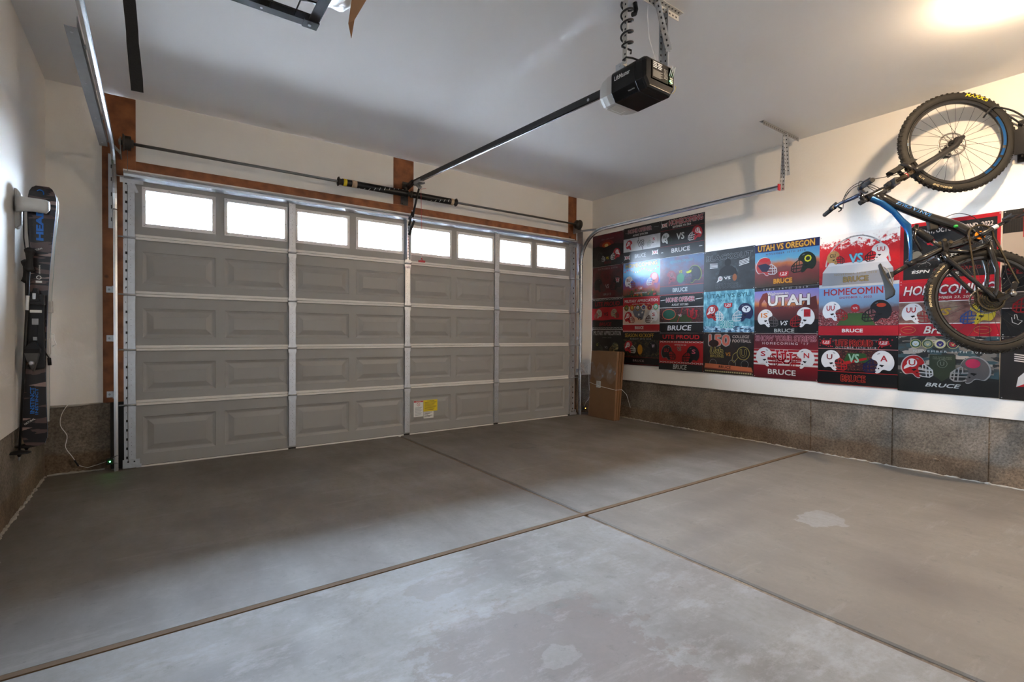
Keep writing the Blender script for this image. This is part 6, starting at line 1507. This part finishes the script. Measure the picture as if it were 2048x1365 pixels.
s.rect(0, 0, w, 4.6, (26, 28, 28)); s.poly([(0, 4.6), (w, 4.6), (w, 5.4), (14, 6.4), (6, 5.4), (0, 6)], (32, 36, 36))
for i, (a, b_) in enumerate((((60, 90, 50), (190, 200, 205)), ((60, 80, 56), (130, 140, 130)), ((205, 196, 160), (50, 40, 110)), ((60, 66, 74), (170, 40, 50)))): s.seal(4.6+i*3.1, 15.6, 1.45, a, b_, (190, 180, 120))
s.text('NOVEMBER 11TH 2017', 12.8, 13.2, 17.5, .6, (200, 205, 205), .01, space=1.4)
s.poly([(8.2, 12.2), (14.6, 12.2), (14.6, 6.6), (11.4, 3.8), (8.2, 6.6)], (46, 56, 40)); s.ring(11.4, 9.4, 1.2, .14, (120, 126, 116)); s.text('U', 11.4, 9.4, 1.0, 1.2, (110, 116, 106), .04); s.text('FOR THOSE WHO', 11.4, 11.4, 4.6, .4, (120, 126, 110)); s.text('HAVE SERVED', 11.4, 10.9, 4.6, .4, (120, 126, 110))
s.helm(5.2, 8.2, 4.5, 1, (170, 22, 28), (205, 205, 205), 'U', RED, WHT, edge=(190, 180, 180)); s.helm(17.8, 7.8, 5.0, -1, (88, 84, 84), (150, 150, 150), None, edge=(150, 150, 150)); s.disc(18.6, 9.8, 1.7, (180, 40, 80), 1.4); s.text('BRUCE', 11.6, 2.6, 8.6, 1.2, (200, 205, 205), .05, .3); s.done()
# column 8, cut by the frame edge ----------------------------------------
w = 24
s = Sign(col(7)-.004, 2.030, (34, 32, 30), 'dark striped sign with red letters at right edge behind the crank', w, 19.2)
s.rect(0, 0, w, 12.6, (176, 158, 140)); s.rect(4.2, 11.0, 6.4, 18.6, RED); s.rect(8.5, 16.0, 14, 18.6, RED); s.text('U', 9, 7.4, 6, 6.5, RED, .02); s.rect(0, 0, w, 3.4, BLK)
for i in range(20): s.line([(.6+i*.5, 12.8), (.6+i*.5, 19)], .05, (70, 60, 50))
s.text('SEPTEMBER', 11, 1.6, 20, 1.8, (110, 24, 26), .02); s.done()
s = Sign(col(7)-.004, 1.545, BLK, 'black sign with white helmet and pointing hands at right edge', w, 17.2)
s.rect(0, 8.2, w, 12.6, (70, 60, 54)); s.rect(0, 12.6, w, 12.85, (205, 190, 180)); s.rect(0, 8.0, w, 8.2, (205, 190, 180)); s.helm(6.4, 10.2, 4.6, -1, (210, 205, 200), (160, 30, 34)); s.helm(17, 10.2, 4.4, -1, RED, WHT)
for sx_ in (1, -1): s.line([(4.8-sx_*2.6+(0 if sx_ > 0 else 0), 5.4), (4.8-sx_*2.4, 4.0), (4.8-sx_*1.2, 3.4), (4.8-sx_*.4, 4.4), (4.8-sx_*1.3, 4.8), (4.8-sx_*1.6, 6.2), (4.8-sx_*2.0, 6.2), (4.8-sx_*2.0, 5.0)], .14, (205, 205, 205))
s.text('BRUCE', 14, 2, 8, 1.6, WHT); s.done()
s = Sign(col(7)-.004, 1.108, art('print_dark_lights', [(16, 12, 12), (30, 24, 22)], [.4, .7], 2), 'near-black sign with floodlights at the lower right edge', w, 18.2)
for i in range(4): s.line([(3.0, 13.2-i*.62), (7.0, 12.6-i*.6)], .32, (220, 205, 195))
s.disc(7.4, 7.6, 2.4, (205, 205, 205)); s.text('U', 7.4, 7.6, 2.2, 2.6, RED, .05); s.poly([(5.4, 8.6), (3.8, 6.6), (3.4, 3.8), (5.4, 5.0), (7, 5.6)], (205, 205, 205)); s.poly([(3.4, 3.8), (5.4, 5.0), (5.0, 4.0)], RED); s.text('BRUCE', 13, 2, 8, 1.6, WHT); s.done()
# ------------------------------------------------------------------ outside: pale bounce strip, street and houses across
M['stucco'] = mat('sunlit_pale_stucco', (.80, .78, .75, 1), .9)
M['roof'] = mat('pale_sunlit_shingle', (.62, .62, .64, 1), .9, noise=.08, scale=2)
o = MB().box(-3, 5.4, -.25, 9, 6.5, -.02).build('bounce_strip', mat('pale_bounce_ground', (.82, .80, .77, 1), .9)); struct(o, 'unseen pale strip of drive, added to bounce daylight onto the ceiling', 'ground')  # unseen strip, added and kept pale to throw light up to the ceiling
o = MB().box(-60, 6.5, -.25, 70, 90, -.03).build('street', mat('grey_asphalt', (.045, .045, .047, 1), .9)); struct(o, 'grey asphalt drive and street beyond the pale bounce strip', 'ground')  # kept dark so the ceiling light comes mainly from the pale strip
def house(x0, x1, y0, y1, h, hr, axis, label):
    t = thing('house', label, 'house', ((x0+x1)/2, y0, 0), 'houses across the street')
    MB().box(x0, y0, -.05, x1, y1, h).build('wall', M['stucco'], t)
    e_ = .4; b = MB()
    if axis == 'y':   # gable faces the garage
        xm = (x0+x1)/2
        b.prism([(x0-e_, y0-e_, h-.1), (x1+e_, y0-e_, h-.1), (xm, y0-e_, hr+.15), (x0-e_, y0-e_, h-.1)][:3], (0, y1-y0+2*e_, 0))
        MB().prism([(x0, y0-.42, h), (x1, y0-.42, h), (xm, y0-.42, hr-.12)], (0, .05, 0)).build('gable', M['stucco'], t)
    elif axis == 'hip':
        xm = (x0+x1)/2; ym = (y0+y1)/2; a = (x1-x0)*.12
        b.add([(x0-e_, y0-e_, h), (x1+e_, y0-e_, h), (x1+e_, y1+e_, h), (x0-e_, y1+e_, h), (xm-a, ym, hr), (xm+a, ym, hr)], [(0, 1, 5, 4), (1, 2, 5), (2, 3, 4, 5), (3, 0, 4), (0, 1, 2, 3)])
    else:
        b.prism([(x0-e_, y0-e_, h-.05), (x0-e_, y1+e_, h-.05), (x0-e_, (y0+y1)/2, hr)], (x1-x0+2*e_, 0, 0))
    b.build('roof', M['roof'], t)
    b = MB()
    for k in range(2):
        xx = x0+(x1-x0)*(.28+.4*k); b.box(xx-.6, y0-.04, h-1.6, xx+.6, y0+.01, h-.5)
    b.build('window', mat('blue_grey_house_glass', (.3, .42, .5, 1), .2), t)
house(-6, 1.55, 24, 34, 6.2, 6.3, 'x', 'pale house across the street seen through the leftmost door window')
house(2.9, 9.0, 25, 36, 4.3, 6.9, 'y', 'pale gabled house seen through the second door window')
house(11.5, 19.5, 26, 36, 4.2, 6.6, 'hip', 'pale hip-roofed house seen through the fourth door window')
house(21.5, 60, 24, 34, 4.0, 6.4, 'x', 'long pale house seen through the four right door windows')

# ------------------------------------------------------------------ light
w = bpy.data.worlds.new('sky'); SC.world = w; w.use_nodes = True
bg = w.node_tree.nodes['Background']; bg.inputs[1].default_value = 112.0
_n = w.node_tree.nodes; _l = w.node_tree.links.new
_tc = _n.new('ShaderNodeTexCoord'); _sp = _n.new('ShaderNodeSeparateXYZ'); _mr = _n.new('ShaderNodeMapRange'); _mx = _n.new('ShaderNodeMix'); _mx.data_type = 'RGBA'
_l(_tc.outputs['Generated'], _sp.inputs[0]); _l(_sp.outputs[2], _mr.inputs[0]); _mr.inputs[2].default_value = .85; _l(_mr.outputs[0], _mx.inputs[0])
_mx.inputs[6].default_value = (1.15, 1.36, 1.70, 1); _mx.inputs[7].default_value = (.20, .25, .34, 1); _l(_mx.outputs[2], bg.inputs[0])
def light(kind, name, loc, energy, color, **k):
    l = bpy.data.lights.new(name, kind); l.energy = energy; l.color = color
    for a, b_ in k.items(): setattr(l, a, b_)
    o = bpy.data.objects.new(name, l); COL.objects.link(o); o.location = loc
    return o
s_ = light('SUN', 'sun', (0, 0, 10), 230.0, (.97, .98, 1), angle=.01)
s_.rotation_euler = V((-.1, -1.0, 9.0)).to_track_quat('Z', 'Y').to_euler()    # high, behind the garage
pl = light('AREA', 'window_portal', (2.22, 5.11, 2.12), 1, (1, 1, 1), shape='RECTANGLE', size=4.7, size_y=.32)
pl.rotation_euler = (math.radians(-90), 0, 0); pl.data.cycles.is_portal = True
BULB.b.inputs['Emission Strength'].default_value = 780
SC.view_settings.view_transform = 'Standard'; SC.view_settings.look = 'None'; SC.view_settings.gamma = 1
SC.view_settings.use_curve_mapping = False
SC.view_settings.exposure = 1.05
cy = SC.cycles
cy.use_denoising = True; cy.use_adaptive_sampling = True; cy.adaptive_threshold = .04; cy.max_bounces = 7; cy.diffuse_bounces = 4; cy.glossy_bounces = 4; cy.transparent_max_bounces = 12
cy.sample_clamp_indirect = 80.0; cy.blur_glossy = 1.0; cy.caustics_reflective = False; cy.caustics_refractive = False
try: cy.denoiser = 'OPENIMAGEDENOISE'; cy.denoising_input_passes = 'RGB_ALBEDO_NORMAL'
except Exception: pass
